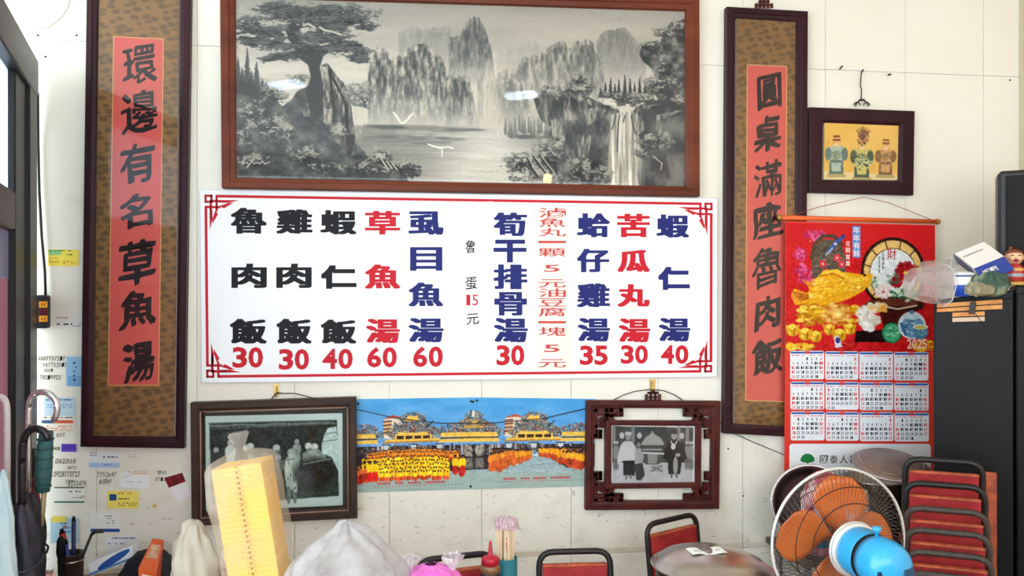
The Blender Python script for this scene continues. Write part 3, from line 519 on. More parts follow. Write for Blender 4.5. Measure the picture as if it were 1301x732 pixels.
def art_calendar():
    c = Cv(998, 282, 1188, 447, 1.7, (206, 24, 28)); q = c.q; X, Y = c.X, c.Y; n = c.fbm(60, 60, 3); c.a = np.stack([200 + 22 * n, 14 + 24 * n, 22 + 18 * n], -1)
    # blossoms
    for cx, cy, r, k in ((1015, 322, 7, 40), (1030, 298, 8, 26), (1016, 342, 8, 34), (1024, 352, 10, 36), (1040, 296, 6, 16)): c.spray(cx, cy, r, r, k, 2.4, [(214, 60, 120), (232, 110, 160), (180, 30, 90)], .8, .9)
    # stone flask
    c.poly([(1031, 352), (1030, 330), (1034, 312), (1044, 302), (1058, 302), (1069, 312), (1074, 332), (1072, 354)], (96, 84, 70)); c.line([(1030, 326), (1034, 308), (1044, 298), (1058, 298), (1068, 308)], 4, (80, 66, 50)); c.spray(1052, 330, 18, 22, 130, 2, [(120, 108, 92), (70, 60, 50), (142, 120, 96)], .5)
    for x, y in ((1044, 334), (1062, 326), (1068, 334), (1048, 345), (1056, 348)):
        for k in range(5): c.ell(x + 3.2 * math.cos(k * 1.257), y + 3.2 * math.sin(k * 1.257), 2.1, 2.1, (224, 60, 76), 1, .2)
        c.ell(x, y, 1.2, 1.2, (250, 220, 200))
    c.line([(1053, 316), (1060, 307), (1068, 300)], 4, (60, 90, 170)); c.line([(1048, 322), (1056, 314)], 2, (150, 170, 210)); c.ell(1070, 298, 2.6, 2.4, (40, 60, 130)); c.ell(1060, 308, 2, 1.4, (220, 220, 230))
    # round screen
    c.ell(1134, 344, 42, 46, (44, 16, 14), 1, .03); c.ell(1134, 344, 38, 42, (236, 196, 116), 1, .03); c.ell(1134, 346, 31, 34, (90, 40, 20), 1, .03); c.ell(1134, 346, 30, 33, (236, 240, 240), 1, .03)
    for k in range(12): a = k * .5236 + .26; c.line([(1134 + 30 * math.cos(a), 345 + 33 * math.sin(a)), (1134 + 39 * math.cos(a), 345 + 43 * math.sin(a))], 1.1, (80, 34, 20))
    c.poly([(1088, 346), (1100, 346), (1106, 372), (1136, 382), (1176, 376), (1182, 350), (1188, 346), (1188, 400), (1098, 400)], (200, 18, 24), 0)
    c.ell(1136, 386, 38, 11, (52, 18, 14), 1, .08); c.ell(1138, 382, 30, 5, (110, 50, 34), .9, .2); c.line([(1112, 386), (1140, 391), (1164, 386)], 1.6, (226, 190, 170)); c.poly([(1116, 394), (1158, 394), (1150, 416), (1122, 416)], (70, 18, 14))
    for cx, cy, r, cs in ((1150, 342, 12, [(176, 20, 32), (206, 40, 50), (140, 10, 24)]), (1138, 356, 7, [(186, 26, 38), (150, 14, 26)]), (1121, 368, 9, [(246, 226, 220), (240, 200, 196), (252, 244, 238)])):
        for k in range(46): t = k * 2.4; rr = r * (k / 46) ** .5; c.ell(cx + rr * math.cos(t), cy + rr * math.sin(t) * .9, r * .32, r * .24, cs[k % len(cs)], .85, .3, t)
    c.ell(1150, 344, 3, 2.4, (240, 200, 80)); c.ell(1121, 369, 2, 1.6, (220, 100, 100))
    c.spray(1150, 372, 22, 8, 60, 2.6, [(60, 130, 80), (170, 200, 150), (226, 240, 220), (30, 90, 60)], .8, .6); c.spray(1110, 356, 8, 8, 20, 2, [(90, 140, 90), (230, 240, 226)], .7); c.spray(1134, 352, 8, 8, 14, 2.6, [(70, 120, 90)], .5)
    # golden fish
    go = [(250, 190, 30), (255, 214, 70), (228, 150, 20), (255, 236, 140)]
    c.poly([(1008, 366), (1024, 372), (1036, 356), (1050, 346), (1074, 344), (1094, 347), (1108, 345), (1106, 356), (1096, 368), (1078, 378), (1056, 386), (1036, 388), (1022, 384), (1010, 388), (1004, 376)], (244, 176, 26)); c.poly([(1018, 354), (1034, 360), (1030, 370), (1024, 362)], (230, 140, 40))
    for k in range(130): t = q.rand(); x = 1028 + 66 * t; c.ell(x, 352 + 26 * q.rand() * (1 - t * .55) + 2, 3, 1.3, go[q.randint(4)], .6, .5, -.3)
    c.line([(1036, 356), (1046, 345), (1062, 343), (1080, 354), (1100, 352)], 4.5, (255, 206, 60)); c.line([(1040, 350), (1056, 346), (1070, 352)], 1.4, (200, 110, 10)); c.ell(1097, 347.5, 1.8, 1.8, (80, 30, 10)); c.ell(1013, 376, 7, 7, (236, 150, 60), .9, .3); c.ell(1014, 374, 4, 3, (250, 200, 110), .9, .4)
    for k in range(9): c.line([(1006 + k * 1.2, 370 + k * 1.6), (1026, 374 + k * .6)], .7, (190, 96, 16), .6)
    # coins and ingots
    for k in range(150): c.ell(1020 + q.rand() * 74 - 6, 386 + abs(q.randn()) * 4 + q.rand() * 20, 5.2, 2.4, [(250, 200, 40), (224, 160, 20), (255, 226, 90), (196, 120, 10)][q.randint(4)], .9, .2)
    c.spray(1062, 398, 20, 14, 60, 2.6, [(236, 160, 90), (250, 196, 120), (206, 110, 40)], .8, .6); c.ell(1062, 398, 7, 7, (250, 190, 90), 1, .2); c.ell(1063, 398, 4, 4, (255, 226, 130), 1, .4)
    for x, y, s in ((1006, 417, 1), (1022, 422, 1.05), (1035, 425, .95), (1065, 423, 1.1), (1078, 415, .95), (1052, 416, .9)):
        c.poly([(x - 9 * s, y - 5 * s), (x - 4 * s, y - 3 * s), (x + 4 * s, y - 3 * s), (x + 9 * s, y - 5 * s), (x + 7 * s, y + 7 * s), (x + 3 * s, y + 10 * s), (x - 3 * s, y + 10 * s), (x - 7 * s, y + 7 * s)], (226, 166, 24)); c.ell(x, y - 2 * s, 5 * s, 3.4 * s, (255, 220, 80)); c.poly([(x - 4 * s, y + 1), (x - 1, y + 9 * s), (x - 5 * s, y + 6 * s)], (255, 232, 130), .8); c.line([(x + 3 * s, y), (x + 2 * s, y + 9 * s)], 1.2, (160, 96, 8), .7)
    c.spray(1014, 441, 18, 5, 60, 3, [(250, 200, 40), (224, 160, 20), (255, 226, 90)], .9, .5); c.spray(1174, 438, 16, 7, 60, 3, [(250, 200, 40), (224, 160, 20), (240, 130, 30)], .9, .5)
    c.poly([(1058, 428), (1064, 426), (1070, 440), (1060, 442)], (220, 224, 236)); c.ell(1063, 432, 3, 4, (60, 50, 120)); c.spray(1080, 438, 12, 4, 18, 3, [(170, 10, 20), (220, 60, 50)], .7)
    # cabbage on a black stand, jade coin
    c.poly([(1086, 420), (1124, 418), (1128, 434), (1084, 434)], (26, 12, 12)); c.spray(1102, 402, 13, 16, 130, 3.4, [(246, 240, 226), (226, 214, 196), (252, 250, 244), (206, 190, 170)], .9, .8); c.spray(1114, 388, 12, 6, 26, 2.8, [(240, 200, 130), (246, 226, 190)], .9, .6); c.spray(1122, 392, 6, 4, 10, 3, [(236, 170, 60)], .9)
    c.ell(1132, 422, 13, 13.5, (20, 110, 66), 1, .06); c.ell(1132, 422, 11, 11.5, (70, 176, 120), 1, .08); c.spray(1132, 422, 7, 7, 40, 2, [(160, 220, 180), (40, 140, 90)], .7)
    # teapot and cup
    c.ell(1158, 412, 18, 18, (226, 232, 238), 1, .08); c.ell(1159, 414, 15, 14, (110, 160, 196), 1, .08); c.ell(1158, 400, 11, 4.5, (196, 220, 232), 1, .1); c.ell(1158, 395, 3, 2.6, (90, 130, 170)); c.spray(1156, 414, 12, 9, 60, 1.8, [(40, 90, 140), (150, 190, 216), (210, 226, 236)], .7); c.line([(1144, 410), (1150, 424)], 3, (50, 110, 150))
    c.ell(1169, 420, 10, 10, (80, 140, 170), 1, .08); c.ell(1169, 414, 10, 3.4, (220, 234, 236), 1, .1); c.ell(1169, 414.5, 8, 2.3, (214, 206, 90), 1, .1); c.spray(1169, 422, 7, 4, 20, 1.4, [(30, 90, 120), (180, 210, 226)], .7)
    c.spray(1080, 446, 80, 3, 60, 3, [(150, 10, 16), (226, 60, 40)], .4, .5)
    c.a = c.a * .94 - 2 + (c.fbm(2.2, 2.2, 33, 3)[..., None] - .5) * 55 * np.clip((Y[..., None] - 292) / 20, .1, 1)
    return c.a
# ---------------------------------------------------------------- materials
m_wall = mat('painted_wall', (232, 229, 216), .55, col2=(238, 236, 226), scale=3, bump=.06, bscale=25)
m_board = mat('enamel_board', (238, 242, 247), .28)
m_dwood = mat('dark_wood', (52, 22, 30), .38, col2=(38, 15, 22), scale=6, stretch=(1, 1, .15), bump=.05)
m_rwood = mat('red_brown_wood', (112, 54, 34), .4, col2=(86, 38, 24), scale=9, stretch=(.15, 1, 1), bump=.05)
m_bwood = mat('brown_wood', (70, 52, 46), .45, col2=(54, 38, 34), scale=10, stretch=(.2, 1, 1), bump=.05)
m_cwood = mat('carved_wood', (84, 36, 32), .4, col2=(60, 25, 24), scale=12, bump=.05)
m_glass = glassmat('picture_glass')
m_ink = mat('black_ink', (38, 30, 32), .6)
m_black = mat('black_print', (20, 20, 26), .5); m_red = mat('red_print', (196, 26, 44), .5); m_blue = mat('blue_print', (30, 38, 110), .5)
m_white = mat('white_paper', (236, 236, 232), .7); m_steel = mat('steel', (196, 192, 188), .22, 1); m_wire = mat('dark_wire', (56, 50, 48), .5, .4)
m_blackmetal = mat('black_tube', (22, 20, 20), .42); m_brass = mat('brass', (206, 178, 110), .35, .8)

# ---------------------------------------------------------------- the room
XR = P(1297, 100, 0).x
zrows = [0, .64, 3.08, 3.72]
back = MB().box((-3.2, .02, 0), (XR + .1, .12, 3.72)).build('wall_back', mat('wall_joint', (206, 202, 190), .8)); structure(back); back['_o'] = (0, 0, 0)
xs = [-3.2] + [.345 + .443 * k for k in range(-7, 7) if .345 + .443 * k < XR - .05] + [XR]
scuff = mat('scuffed_wall', (233, 231, 219), .55)
def wallmat():            # paint with scuffs, scratches and a stain band low down
    m = bpy.data.materials.new('wall_paint'); m.use_nodes = True; nt = m.node_tree; N = nt.nodes.new; L = nt.links.new; b = nt.nodes['Principled BSDF']; b.inputs['Roughness'].default_value = .5
    g = N('ShaderNodeNewGeometry'); sep = N('ShaderNodeSeparateXYZ'); L(g.outputs['Position'], sep.inputs[0])
    def noise(sc, st, d=5, rot=0):
        mp = N('ShaderNodeMapping'); mp.inputs['Scale'].default_value = st; mp.inputs['Rotation'].default_value = (0, rot, 0); L(g.outputs['Position'], mp.inputs[0]); n = N('ShaderNodeTexNoise'); n.inputs['Scale'].default_value = sc; n.inputs['Detail'].default_value = d; L(mp.outputs[0], n.inputs[0]); return n.outputs[0]
    def rng(v, a, b_, c=0, d=1):
        r = N('ShaderNodeMapRange'); r.inputs[1].default_value = a; r.inputs[2].default_value = b_; r.inputs[3].default_value = c; r.inputs[4].default_value = d; L(v, r.inputs[0]); return r.outputs[0]
    def mul(a, b_):
        r = N('ShaderNodeMath'); r.operation = 'MULTIPLY'; L(a, r.inputs[0])
        if isinstance(b_, float): r.inputs[1].default_value = b_
        else: L(b_, r.inputs[1])
        return r.outputs[0]
    def mixc(f, a, col):
        r = N('ShaderNodeMix'); r.data_type = 'RGBA'; L(f, r.inputs[0]); r.inputs[7].default_value = lin(col)
        if isinstance(a, tuple): r.inputs[6].default_value = a
        else: L(a, r.inputs[6])
        return r.outputs[2]
    c = mixc(rng(noise(1.1, (1, 1, 1)), .4, .65), lin((234, 232, 221)), (228, 224, 210))
    low = rng(sep.outputs[2], 1.25, .8)                                   # the hand-height and chair-height zone is worn
    c = mixc(mul(mul(rng(noise(5, (1, 1, 1.6), 6), .52, .68), low), .3), c, (176, 168, 150))
    c = mixc(mul(mul(rng(noise(34, (1, 1, .8), 3, .5), .68, .72), low), .55), c, (120, 112, 100))
    c = mixc(mul(rng(noise(3.2, (1, 1, 1), 7), .62, .74), .28), c, (168, 160, 146))
    c = mixc(mul(rng(noise(60, (1, 1, .7), 2), .77, .79), .5), c, (110, 104, 94))
    zb = N('ShaderNodeMath'); zb.operation = 'SUBTRACT'; L(sep.outputs[2], zb.inputs[0]); zb.inputs[1].default_value = .652; za = N('ShaderNodeMath'); za.operation = 'ABSOLUTE'; L(zb.outputs[0], za.inputs[0])
    c = mixc(mul(mul(rng(za.outputs[0], .018, .004), rng(noise(4, (1, 1, 1), 5), .42, .6)), .55), c, (176, 150, 112))
    c = mixc(mul(mul(rng(noise(22, (1, 1, 3.2), 4, .25), .63, .68), low), .5), c, (132, 124, 112))
    L(c, b.inputs['Base Color']); return m
m_paint = wallmat()
for j in range(3):
    for i in range(len(xs) - 1):
        a, b = xs[i], xs[i + 1]
        MB().box((a + .001, 0, zrows[j] + .001), (b - .001, .022, zrows[j + 1] - .001)).build('panel', m_paint, back)
wr = structure(MB().box((XR, -6.5, 0), (XR + .12, .12, 3.72)).build('wall_right', mat('warm_paint', (236, 206, 176), .6))); wr['_o'] = (0, 0, 0)
MB().box((XR - .012, -.03, 0), (XR, 0, 3.72)).build('corner_strip', mat('corner_strip', (196, 186, 160), .6), wr)
wf = structure(bpy.data.objects.new('added_front_wall', None)); COL.objects.link(wf); wf['_o'] = (0, 0, 0)  # added behind the camera: blocks sky from glass reflections, open band lets daylight in
for a_, b_ in (((-3.2, 0), (XR + .1, 1.15)), ((-3.2, 3.45), (XR + .1, 3.72)), ((-3.2, 1.15), (-2.9, 3.45)), ((XR - .25, 1.15), (XR + .1, 3.45))): MB().box((a_[0], -6.6, a_[1]), (b_[0], -6.5, b_[1])).build('wall_section', mat('blocker_paint', (120, 104, 92), .7), wf)
structure(MB().box((-3.2, -6.5, -.1), (XR + .1, .12, 0)).build('floor', mat('floor_tile', (150, 142, 130), .4, col2=(134, 126, 116), scale=4)))
structure(MB().box((-3.2, -6.5, 3.72), (XR + .1, .12, 3.82)).build('ceiling', mat('ceiling_paint', (232, 230, 222), .7)))
# handwriting on the wall is part of the wall
hw = MB(); HW = [("金宏7", (71, 549, 84, 556)), ("1408", (66, 567, 77, 573)), ("0620金龍", (70, 582, 99, 590)), ("3872", (85, 592, 98, 597)), ("0928770727", (68, 598, 105, 607)), ("799", (83, 609, 94, 615)), ("6270475", (86, 610, 112, 619)),
      ("7752647", (123, 599, 150, 607)), ("金國明", (125, 608, 143, 616)), ("魯氏", (200, 597, 213, 604)), ("0712", (197, 606, 212, 612)),
      ("金龍國7757217", (48, 452, 86, 459)), ("妙金7752517", (54, 460, 88, 467)), ("02621", (56, 468, 68, 473)), ("78219922", (50, 476, 80, 483)), ("宇珍", (727, 622, 731, 632))]
for t, r in HW: r = (r[0], r[1] + (r[3] - r[1]) * .12, r[0] + (r[2] - r[0]) * .92, r[3] - (r[3] - r[1]) * .12); word(hw, t, r, -.0006, .0, skew=.25, warp=.08, seed=len(t))
hw.build('handwriting', m_ink, back)['kind'] = 'stuff'
st = MB()
for px, py in ((48.5, 45), (11.5, 37), (97.5, 45), (58, 72), (944, 630), (1283, 102), (925, 570)): st.lathe([(.0045, 0), (.0045, .004)], 8, M=Matrix.Translation(P(px, py, 0)) @ Matrix.Rotation(math.pi / 2, 4, 'X'))
st.build('screw_head', m_wire, back)
# ceiling lamps (their reflections show in the glass of the big painting)
def tube_lamp(x, y, rot, label):
    t = thing('ceiling_lamp', label, 'lamp', rotz=rot); t.location = (x, y, 3.58)
    MB().box((-.15, -.09, .05), (.15, .09, .14), bev=.01).build('housing', mat('lamp_housing', (236, 236, 236), .5), t)
    for s in (-.06, -.02, .02, .06): MB().tube([(-.13, s, .03), (.13, s, .03)], .014, 10).build('light_tube', mat('light_tube', (225, 240, 255), .5, emit=TUBE_STRENGTH), t)
tube_lamp(-.98, -2.75, .5, 'compact white ceiling lamp above left table'); tube_lamp(.93, -2.85, .5, 'compact white ceiling lamp above middle of room')
t = thing('bulb_pendant', 'warm glowing bulb hanging on a cord from the ceiling', 'lamp'); t.location = (1.04, -2.2, 2.82)
MB().sph((0, 0, 0), (.035, .035, .04), n=16).build('bulb', mat('warm_bulb', (255, 190, 120), .5, emit=30), t); MB().lathe([(.018, .035), (.02, .08), (.006, .09)], 12).build('lamp_socket', m_black, t); MB().tube([(0, 0, .085), (0, 0, .89)], .003, 6).build('cord', m_black, t)

# ---------------------------------------------------------------- glazed door leaf, left
A = P(48, 300, -.08); A.z = 0; D = Vector((-.274, .962, 0)) * -1; Nn = Vector((D.y, -D.x, 0))
dr = structure(bpy.data.objects.new('door_1', None)); COL.objects.link(dr); dr['_o'] = tuple(A); dr.location = A
Ao = A.copy(); A = A + Nn * .047
Md = Matrix(((D.x, Nn.x, 0, A.x), (D.y, Nn.y, 0, A.y), (0, 0, 1, 0), (0, 0, 0, 1)))
m_door = mat('black_door_metal', (24, 23, 28), .42, .1)
def panemat(name, c1, c2):
    m = filmmat(name, c1, 1, .2, 0, 3); nt = m.node_tree
    for n in list(nt.nodes):
        if n.type == 'MIX_SHADER' and abs(n.inputs[0].default_value - .35) < .01: n.inputs[0].default_value = .75
        if n.type == 'BUMP': n.inputs['Strength'].default_value = .03
    nz = nt.nodes.new('ShaderNodeTexNoise'); nz.inputs['Scale'].default_value = 2; r = nt.nodes.new('ShaderNodeMix'); r.data_type = 'RGBA'; r.inputs[6].default_value = lin(c1); r.inputs[7].default_value = lin(c2)
    nt.links.new(nz.outputs[0], r.inputs[0])
    for n in nt.nodes:
        if n.type == 'BSDF_PRINCIPLED': nt.links.new(r.outputs[2], n.inputs['Base Color'])
        if n.type == 'BSDF_TRANSLUCENT': nt.links.new(r.outputs[2], n.inputs[0])
    return m
def dbox(t0, t1, z0, z1, n0=-.03, n1=.03, name='rail', m=None, bev=.006): return MB().box((t0, n0, z0), (t1, n1, z1), M=Md, bev=bev).build(name, m or m_door, dr)
dbox(0, .2, 0, 2.86, -.045, .03, 'door_jamb'); dbox(.205, .45, 0, 2.86, name='stile'); dbox(1.28, 1.4, 0, 2.86, name='stile')
dbox(0.0, 1.4, 2.80, 2.96, -.05, .035, name='top_rail', m=mat('door_top_rail', (40, 40, 48), .4, .2)); dbox(.45, 1.28, 2.17, 2.32, name='middle_rail', m=mat('door_mid_rail', (48, 36, 44), .4)); dbox(.45, 1.28, 0, .25, name='bottom_rail')
dbox(.45, 1.28, 2.32, 2.80, -.004, .004, 'pane', panemat('sky_tint_pane', (226, 238, 250), (240, 246, 252)), 0)  # pale blue colour stands in for the bright sky in the glass
dbox(.45, 1.28, .25, 2.17, -.004, .004, 'pane', panemat('mauve_reflection_pane', (172, 140, 146), (146, 110, 122)), 0)  # mauve colour stands in for the street reflected in the glass
dbox(.452, 1.27, 1.98, 2.165, -.006, -.0042, 'pane_reflection', panemat('blue_reflection', (186, 212, 240), (226, 236, 246)), 0)  # pale blue reflection at the pane top, painted as a thin sheet
dbox(.8, .96, 1.62, 1.9, -.006, -.0042, 'poster', mat('door_reflection', (206, 196, 190), .4, col2=(176, 120, 90), scale=14), 0)  # orange-brown sheet that paints a patch of the street reflection

# ---------------------------------------------------------------- couplet scrolls in frames
def brocade():
    m = bpy.data.materials.new('brocade'); m.use_nodes = True; nt = m.node_tree; N = nt.nodes.new; L = nt.links.new; b = nt.nodes['Principled BSDF']; b.inputs['Roughness'].default_value = .6
    tc = N('ShaderNodeTexCoord'); mp = N('ShaderNodeMapping'); mp.inputs['Scale'].default_value = (1, 1, 1.7); mp.inputs['Rotation'].default_value = (0, .35, 0); L(tc.outputs['Object'], mp.inputs[0])
    nz = N('ShaderNodeTexNoise'); nz.inputs['Scale'].default_value = 30; L(mp.outputs[0], nz.inputs[0]); ad = N('ShaderNodeVectorMath'); ad.operation = 'MULTIPLY_ADD'; L(nz.outputs['Color'], ad.inputs[0]); ad.inputs[1].default_value = (.03, .03, .03); L(mp.outputs[0], ad.inputs[2])
    v = N('ShaderNodeTexVoronoi'); v.inputs['Scale'].default_value = 20; v.inputs['Randomness'].default_value = .55; L(ad.outputs[0], v.inputs['Vector'])
    r = N('ShaderNodeValToRGB'); r.color_ramp.elements[0].position = .3; r.color_ramp.elements[0].color = lin((112, 84, 44)); r.color_ramp.elements[1].position = .5; r.color_ramp.elements[1].color = lin((156, 112, 56)); L(v.outputs[0], r.inputs[0])
    v2 = N('ShaderNodeTexNoise'); v2.inputs['Scale'].default_value = 90; L(tc.outputs['Object'], v2.inputs[0]); mx = N('ShaderNodeMix'); mx.data_type = 'RGBA'; mx.blend_type = 'MULTIPLY'; mx.inputs[0].default_value = .5; L(r.outputs[0], mx.inputs[6]); L(v2.outputs[0], mx.inputs[7])
    e = N('ShaderNodeMix'); e.data_type = 'RGBA'; e.inputs[0].default_value = .45; L(r.outputs[0], e.inputs[6]); L(mx.outputs[2], e.inputs[7]); L(e.outputs[2], b.inputs['Base Color']); return m
def goldfleck():
    m = bpy.data.materials.new('red_flecked_paper'); m.use_nodes = True; nt = m.node_tree; N = nt.nodes.new; L = nt.links.new; b = nt.nodes['Principled BSDF']; b.inputs['Roughness'].default_value = .6
    tc = N('ShaderNodeTexCoord'); v = N('ShaderNodeTexVoronoi'); v.inputs['Scale'].default_value = 26; L(tc.outputs['Object'], v.inputs['Vector'])
    r = N('ShaderNodeMapRange'); r.inputs[1].default_value = .13; r.inputs[2].default_value = .09; L(v.outputs[0], r.inputs[0]); w = N('ShaderNodeMath'); w.operation = 'GREATER_THAN'; w.inputs[1].default_value = .5; L(v.outputs['Color'], w.inputs[0]); k = N('ShaderNodeMath'); k.operation = 'MULTIPLY'; L(r.outputs[0], k.inputs[0]); L(w.outputs[0], k.inputs[1])
    nz = N('ShaderNodeTexNoise'); nz.inputs['Scale'].default_value = 5; L(tc.outputs['Object'], nz.inputs[0]); q = N('ShaderNodeMix'); q.data_type = 'RGBA'; L(nz.outputs[0], q.inputs[0]); q.inputs[6].default_value = lin((214, 84, 80)); q.inputs[7].default_value = lin((226, 106, 90))
    x = N('ShaderNodeMix'); x.data_type = 'RGBA'; L(k.outputs[0], x.inputs[0]); L(q.outputs[2], x.inputs[6]); x.inputs[7].default_value = lin((240, 176, 110)); L(x.outputs[2], b.inputs['Base Color']); return m
m_broc = brocade(); m_rp = goldfleck()
def couplet(label, outer, inner, paper, chars, hanger=None):
    t = thing('couplet_frame', label, 'framed calligraphy', P((outer[3][0] + outer[2][0]) / 2, outer[3][1], -.02), group=None)
    moulding('frame', outer, inner, 0, -.042, -.022, m_dwood, t)
    sheet(inner, -.016).build('brocade_backing', m_broc, t)
    sheet([(a + s, b + u) for (a, b), s, u in zip(paper, (-1.2, 1.2, 1.2, -1.2), (-1.2, -1.2, 1.2, 1.2))], -.0165, .0004).build('paper_border', mat('gold_edge', (226, 178, 110), .5), t); sheet(paper, -.017, .0004).build('paper', m_rp, t)
    for i, (ch, x0, y0, x1, y1) in enumerate(chars):
        mb = MB(); put(mb, ch, (x0, y0, x1, y1), -.0176, 0, skew=.16, warp=.07, seed=i * 3.7, slant=-.03, style='brush'); mb.build('character', m_ink, t)
    sheet(inner, -.0215, .0008).build('glass', m_glass, t)
    if hanger:
        x, y = hanger; g = MB()
        for dx, h in ((-9, 6), (-4, 11), (1, 13), (6, 11), (11, 6)): g.prism(quad([(x + dx - 1.5, y - h), (x + dx + 1.5, y - h), (x + dx + 1.5, y), (x + dx - 1.5, y)], -.012), (0, .006, 0))
        for yy, w in ((4, 10), (8, 7), (12, 4)): g.prism(quad([(x + 1 - w, y - yy - 1), (x + 1 + w, y - yy - 1), (x + 1 + w, y - yy + 1), (x + 1 - w, y - yy + 1)], -.012), (0, .006, 0))
        g.build('carved_hanger', m_cwood, t)
    return t
LC = [("環", 155, 58, 199, 107), ("邊", 153, 116, 201, 170), ("有", 153, 181, 198, 233), ("名", 152, 247, 194, 289), ("草", 150, 305, 198, 362), ("魚", 151, 370, 198, 416), ("湯", 155, 435, 197, 486)]
RC = [("圓", 962, 94, 993, 138), ("桌", 957, 147, 993, 193), ("滿", 959, 205, 994, 250), ("座", 955, 258, 994, 303), ("魯", 955, 313, 994, 364), ("肉", 959, 376, 991, 418), ("飯", 955, 431, 995, 476)]
couplet('tall dark-framed calligraphy scroll hanging at far left beside the door', [(110, -30), (242, -28), (233.5, 570), (101.5, 568)], [(123, -14), (228, -13), (221.5, 556), (116.5, 555)], [(145, 47), (207, 50), (201, 489), (138, 489)], LC)
couplet('tall dark-framed calligraphy scroll hanging right of the menu board, behind the calendar', [(924, 8), (1027, 14), (1024, 556), (920, 551)], [(936, 21), (1014, 26), (1011, 543), (933, 539)], [(950, 83), (999, 85), (997, 510), (948, 508)], RC, (970, 10))

# ---------------------------------------------------------------- big landscape painting
t = thing('landscape_painting', 'large monochrome landscape painting in reddish-brown frame above the menu board', 'painting', P(585, 245, -.02))
po = [(279, -22), (889, -6), (889.5, 249.5), (281.5, 238.5)]; pi = [(298, -6), (872.5, 12), (873, 236), (299, 225)]
moulding('frame', po, pi, 0, -.05, -.025, m_rwood, t)
picture('canvas', art_landscape(), [P(297, -8, -.018), P(875, 11, -.018), P(875, 238, -.018), P(297, 227, -.018)], t, .5)
sheet(pi, -.0235, .0008).build('glass', m_glass, t)

# ---------------------------------------------------------------- menu board
bc = [(254, 241.5), (911, 252.5), (910.5, 478.5), (256.5, 486)]
t = thing('menu_board', 'wide white menu board with red border and painted dish names and prices', 'menu board', P(583, 484, -.012))
MB().prism(quad(bc, -.014), (0, .013, 0)).build('board', m_board, t)
sheet([(a + s, b + u) for (a, b), s, u in zip(bc, (-.6, .8, .8, -.6), (-.6, -.6, .8, .8))], -.0125, .01).build('edge_trim', mat('board_edge', (188, 190, 196), .4, .5), t)
def bmap(u, v):            # position on the board in pixels, u right and v down, both 0..1
    x = bc[0][0] * (1 - u) * (1 - v) + bc[1][0] * u * (1 - v) + bc[2][0] * u * v + bc[3][0] * (1 - u) * v
    y = bc[0][1] * (1 - u) * (1 - v) + bc[1][1] * u * (1 - v) + bc[2][1] * u * v + bc[3][1] * (1 - u) * v; return (x, y)
bd = MB(); Wb, Hb = 655.0, 240.0
def bpoly(pts): bd.prism([P(*bmap(x / Wb, y / Hb), -.0146) for x, y in pts], (0, .0004, 0))
def brect(x0, y0, x1, y1): bpoly([(x0, y0), (x1, y0), (x1, y1), (x0, y1)])
brect(21, 5.5, Wb - 21, 9); brect(21, Hb - 9, Wb - 21, Hb - 5.5); brect(5.5, 21, 9, Hb - 21); brect(Wb - 9, 21, Wb - 5.5, Hb - 21)
for fx in (0, 1):
    for fy in (0, 1):
        X = lambda v: Wb - v if fx else v
        Yv = lambda v: Hb - v if fy else v
        def R(a, b, c, d):
            q = [(X(a), Yv(b)), (X(c), Yv(b)), (X(c), Yv(d)), (X(a), Yv(d))]; bpoly(q if fx == fy else q[::-1])
        for r in ((5.5, 5.5, 16, 8.5), (5.5, 5.5, 8.5, 16), (13, 5.5, 16, 16), (5.5, 13, 16, 16), (19.5, 5.5, 22.5, 26), (5.5, 19.5, 26, 22.5), (12, 12, 36, 15), (12, 12, 15, 36)): R(*r)
        for q in ([(22, 12), (50, 12), (36, 15.5), (24, 15.5)], [(12, 22), (15.5, 24), (15.5, 36), (12, 50)], [(24, 19.5), (30, 22.5), (42, 15.5), (36, 15.5)], [(19.5, 24), (15.5, 36), (15.5, 42), (22.5, 30)]):
            q = [(X(a), Yv(b)) for a, b in q]; bpoly(q if fx == fy else q[::-1])
bd.build('border_print', m_red, t)
K, R_, B = m_black, m_red, m_blue
COLS = [(K, [("魯", 293, 264, 339, 297), ("肉", 294, 335, 339, 366), ("飯", 292, 405, 339, 437)], "30", (294.5, 441, 335, 467.5)),
        (K, [("雞", 351, 266, 397, 297), ("肉", 351, 335, 396, 366), ("飯", 351, 405, 396, 437)], "30", (353.5, 443.5, 393.5, 470)),
        (K, [("蝦", 407, 267, 453, 298), ("仁", 407.5, 337, 453, 367), ("飯", 407.5, 406, 453, 437)], "40", (409, 443, 449, 469)),
        (R_, [("草", 463.5, 268, 508.5, 298), ("魚", 463.5, 336, 508.5, 367), ("湯", 465, 405, 508, 436)], "60", (465.5, 441, 505, 467)),
        (B, [("虱", 519, 268.5, 563.5, 298.5), ("目", 521, 314, 562, 344), ("魚", 519, 359, 563, 389.5), ("湯", 519, 404, 563.5, 435)], "60", (524, 440, 563.5, 466.5)),
        (B, [("筍", 627, 270, 669.5, 300), ("干", 627, 304.5, 669, 333.5), ("排", 627, 336, 670, 367.5), ("骨", 628, 371, 669.5, 401), ("湯", 627.5, 404, 670.5, 435)], "30", (630, 438.5, 667, 464.5)),
        (B, [("蛤", 733, 271, 775, 301.5), ("仔", 733, 316, 774, 346), ("雞", 733, 360, 775, 390.5), ("湯", 734, 404, 775, 434)], "35", (736, 439, 773, 464)),
        (R_, [("苦", 784, 271.5, 825.5, 301.5), ("瓜", 784.5, 317.5, 825.5, 346), ("丸", 784.5, 361, 825.5, 390), ("湯", 786, 404.5, 826, 435)], "30", (788, 438.5, 824, 462.5)),
        (B, [("蝦", 834, 272.5, 875.5, 302), ("仁", 836, 339, 876.5, 368.5), ("湯", 837, 404, 877, 434)], "40", (839, 438.5, 875.5, 462.5))]
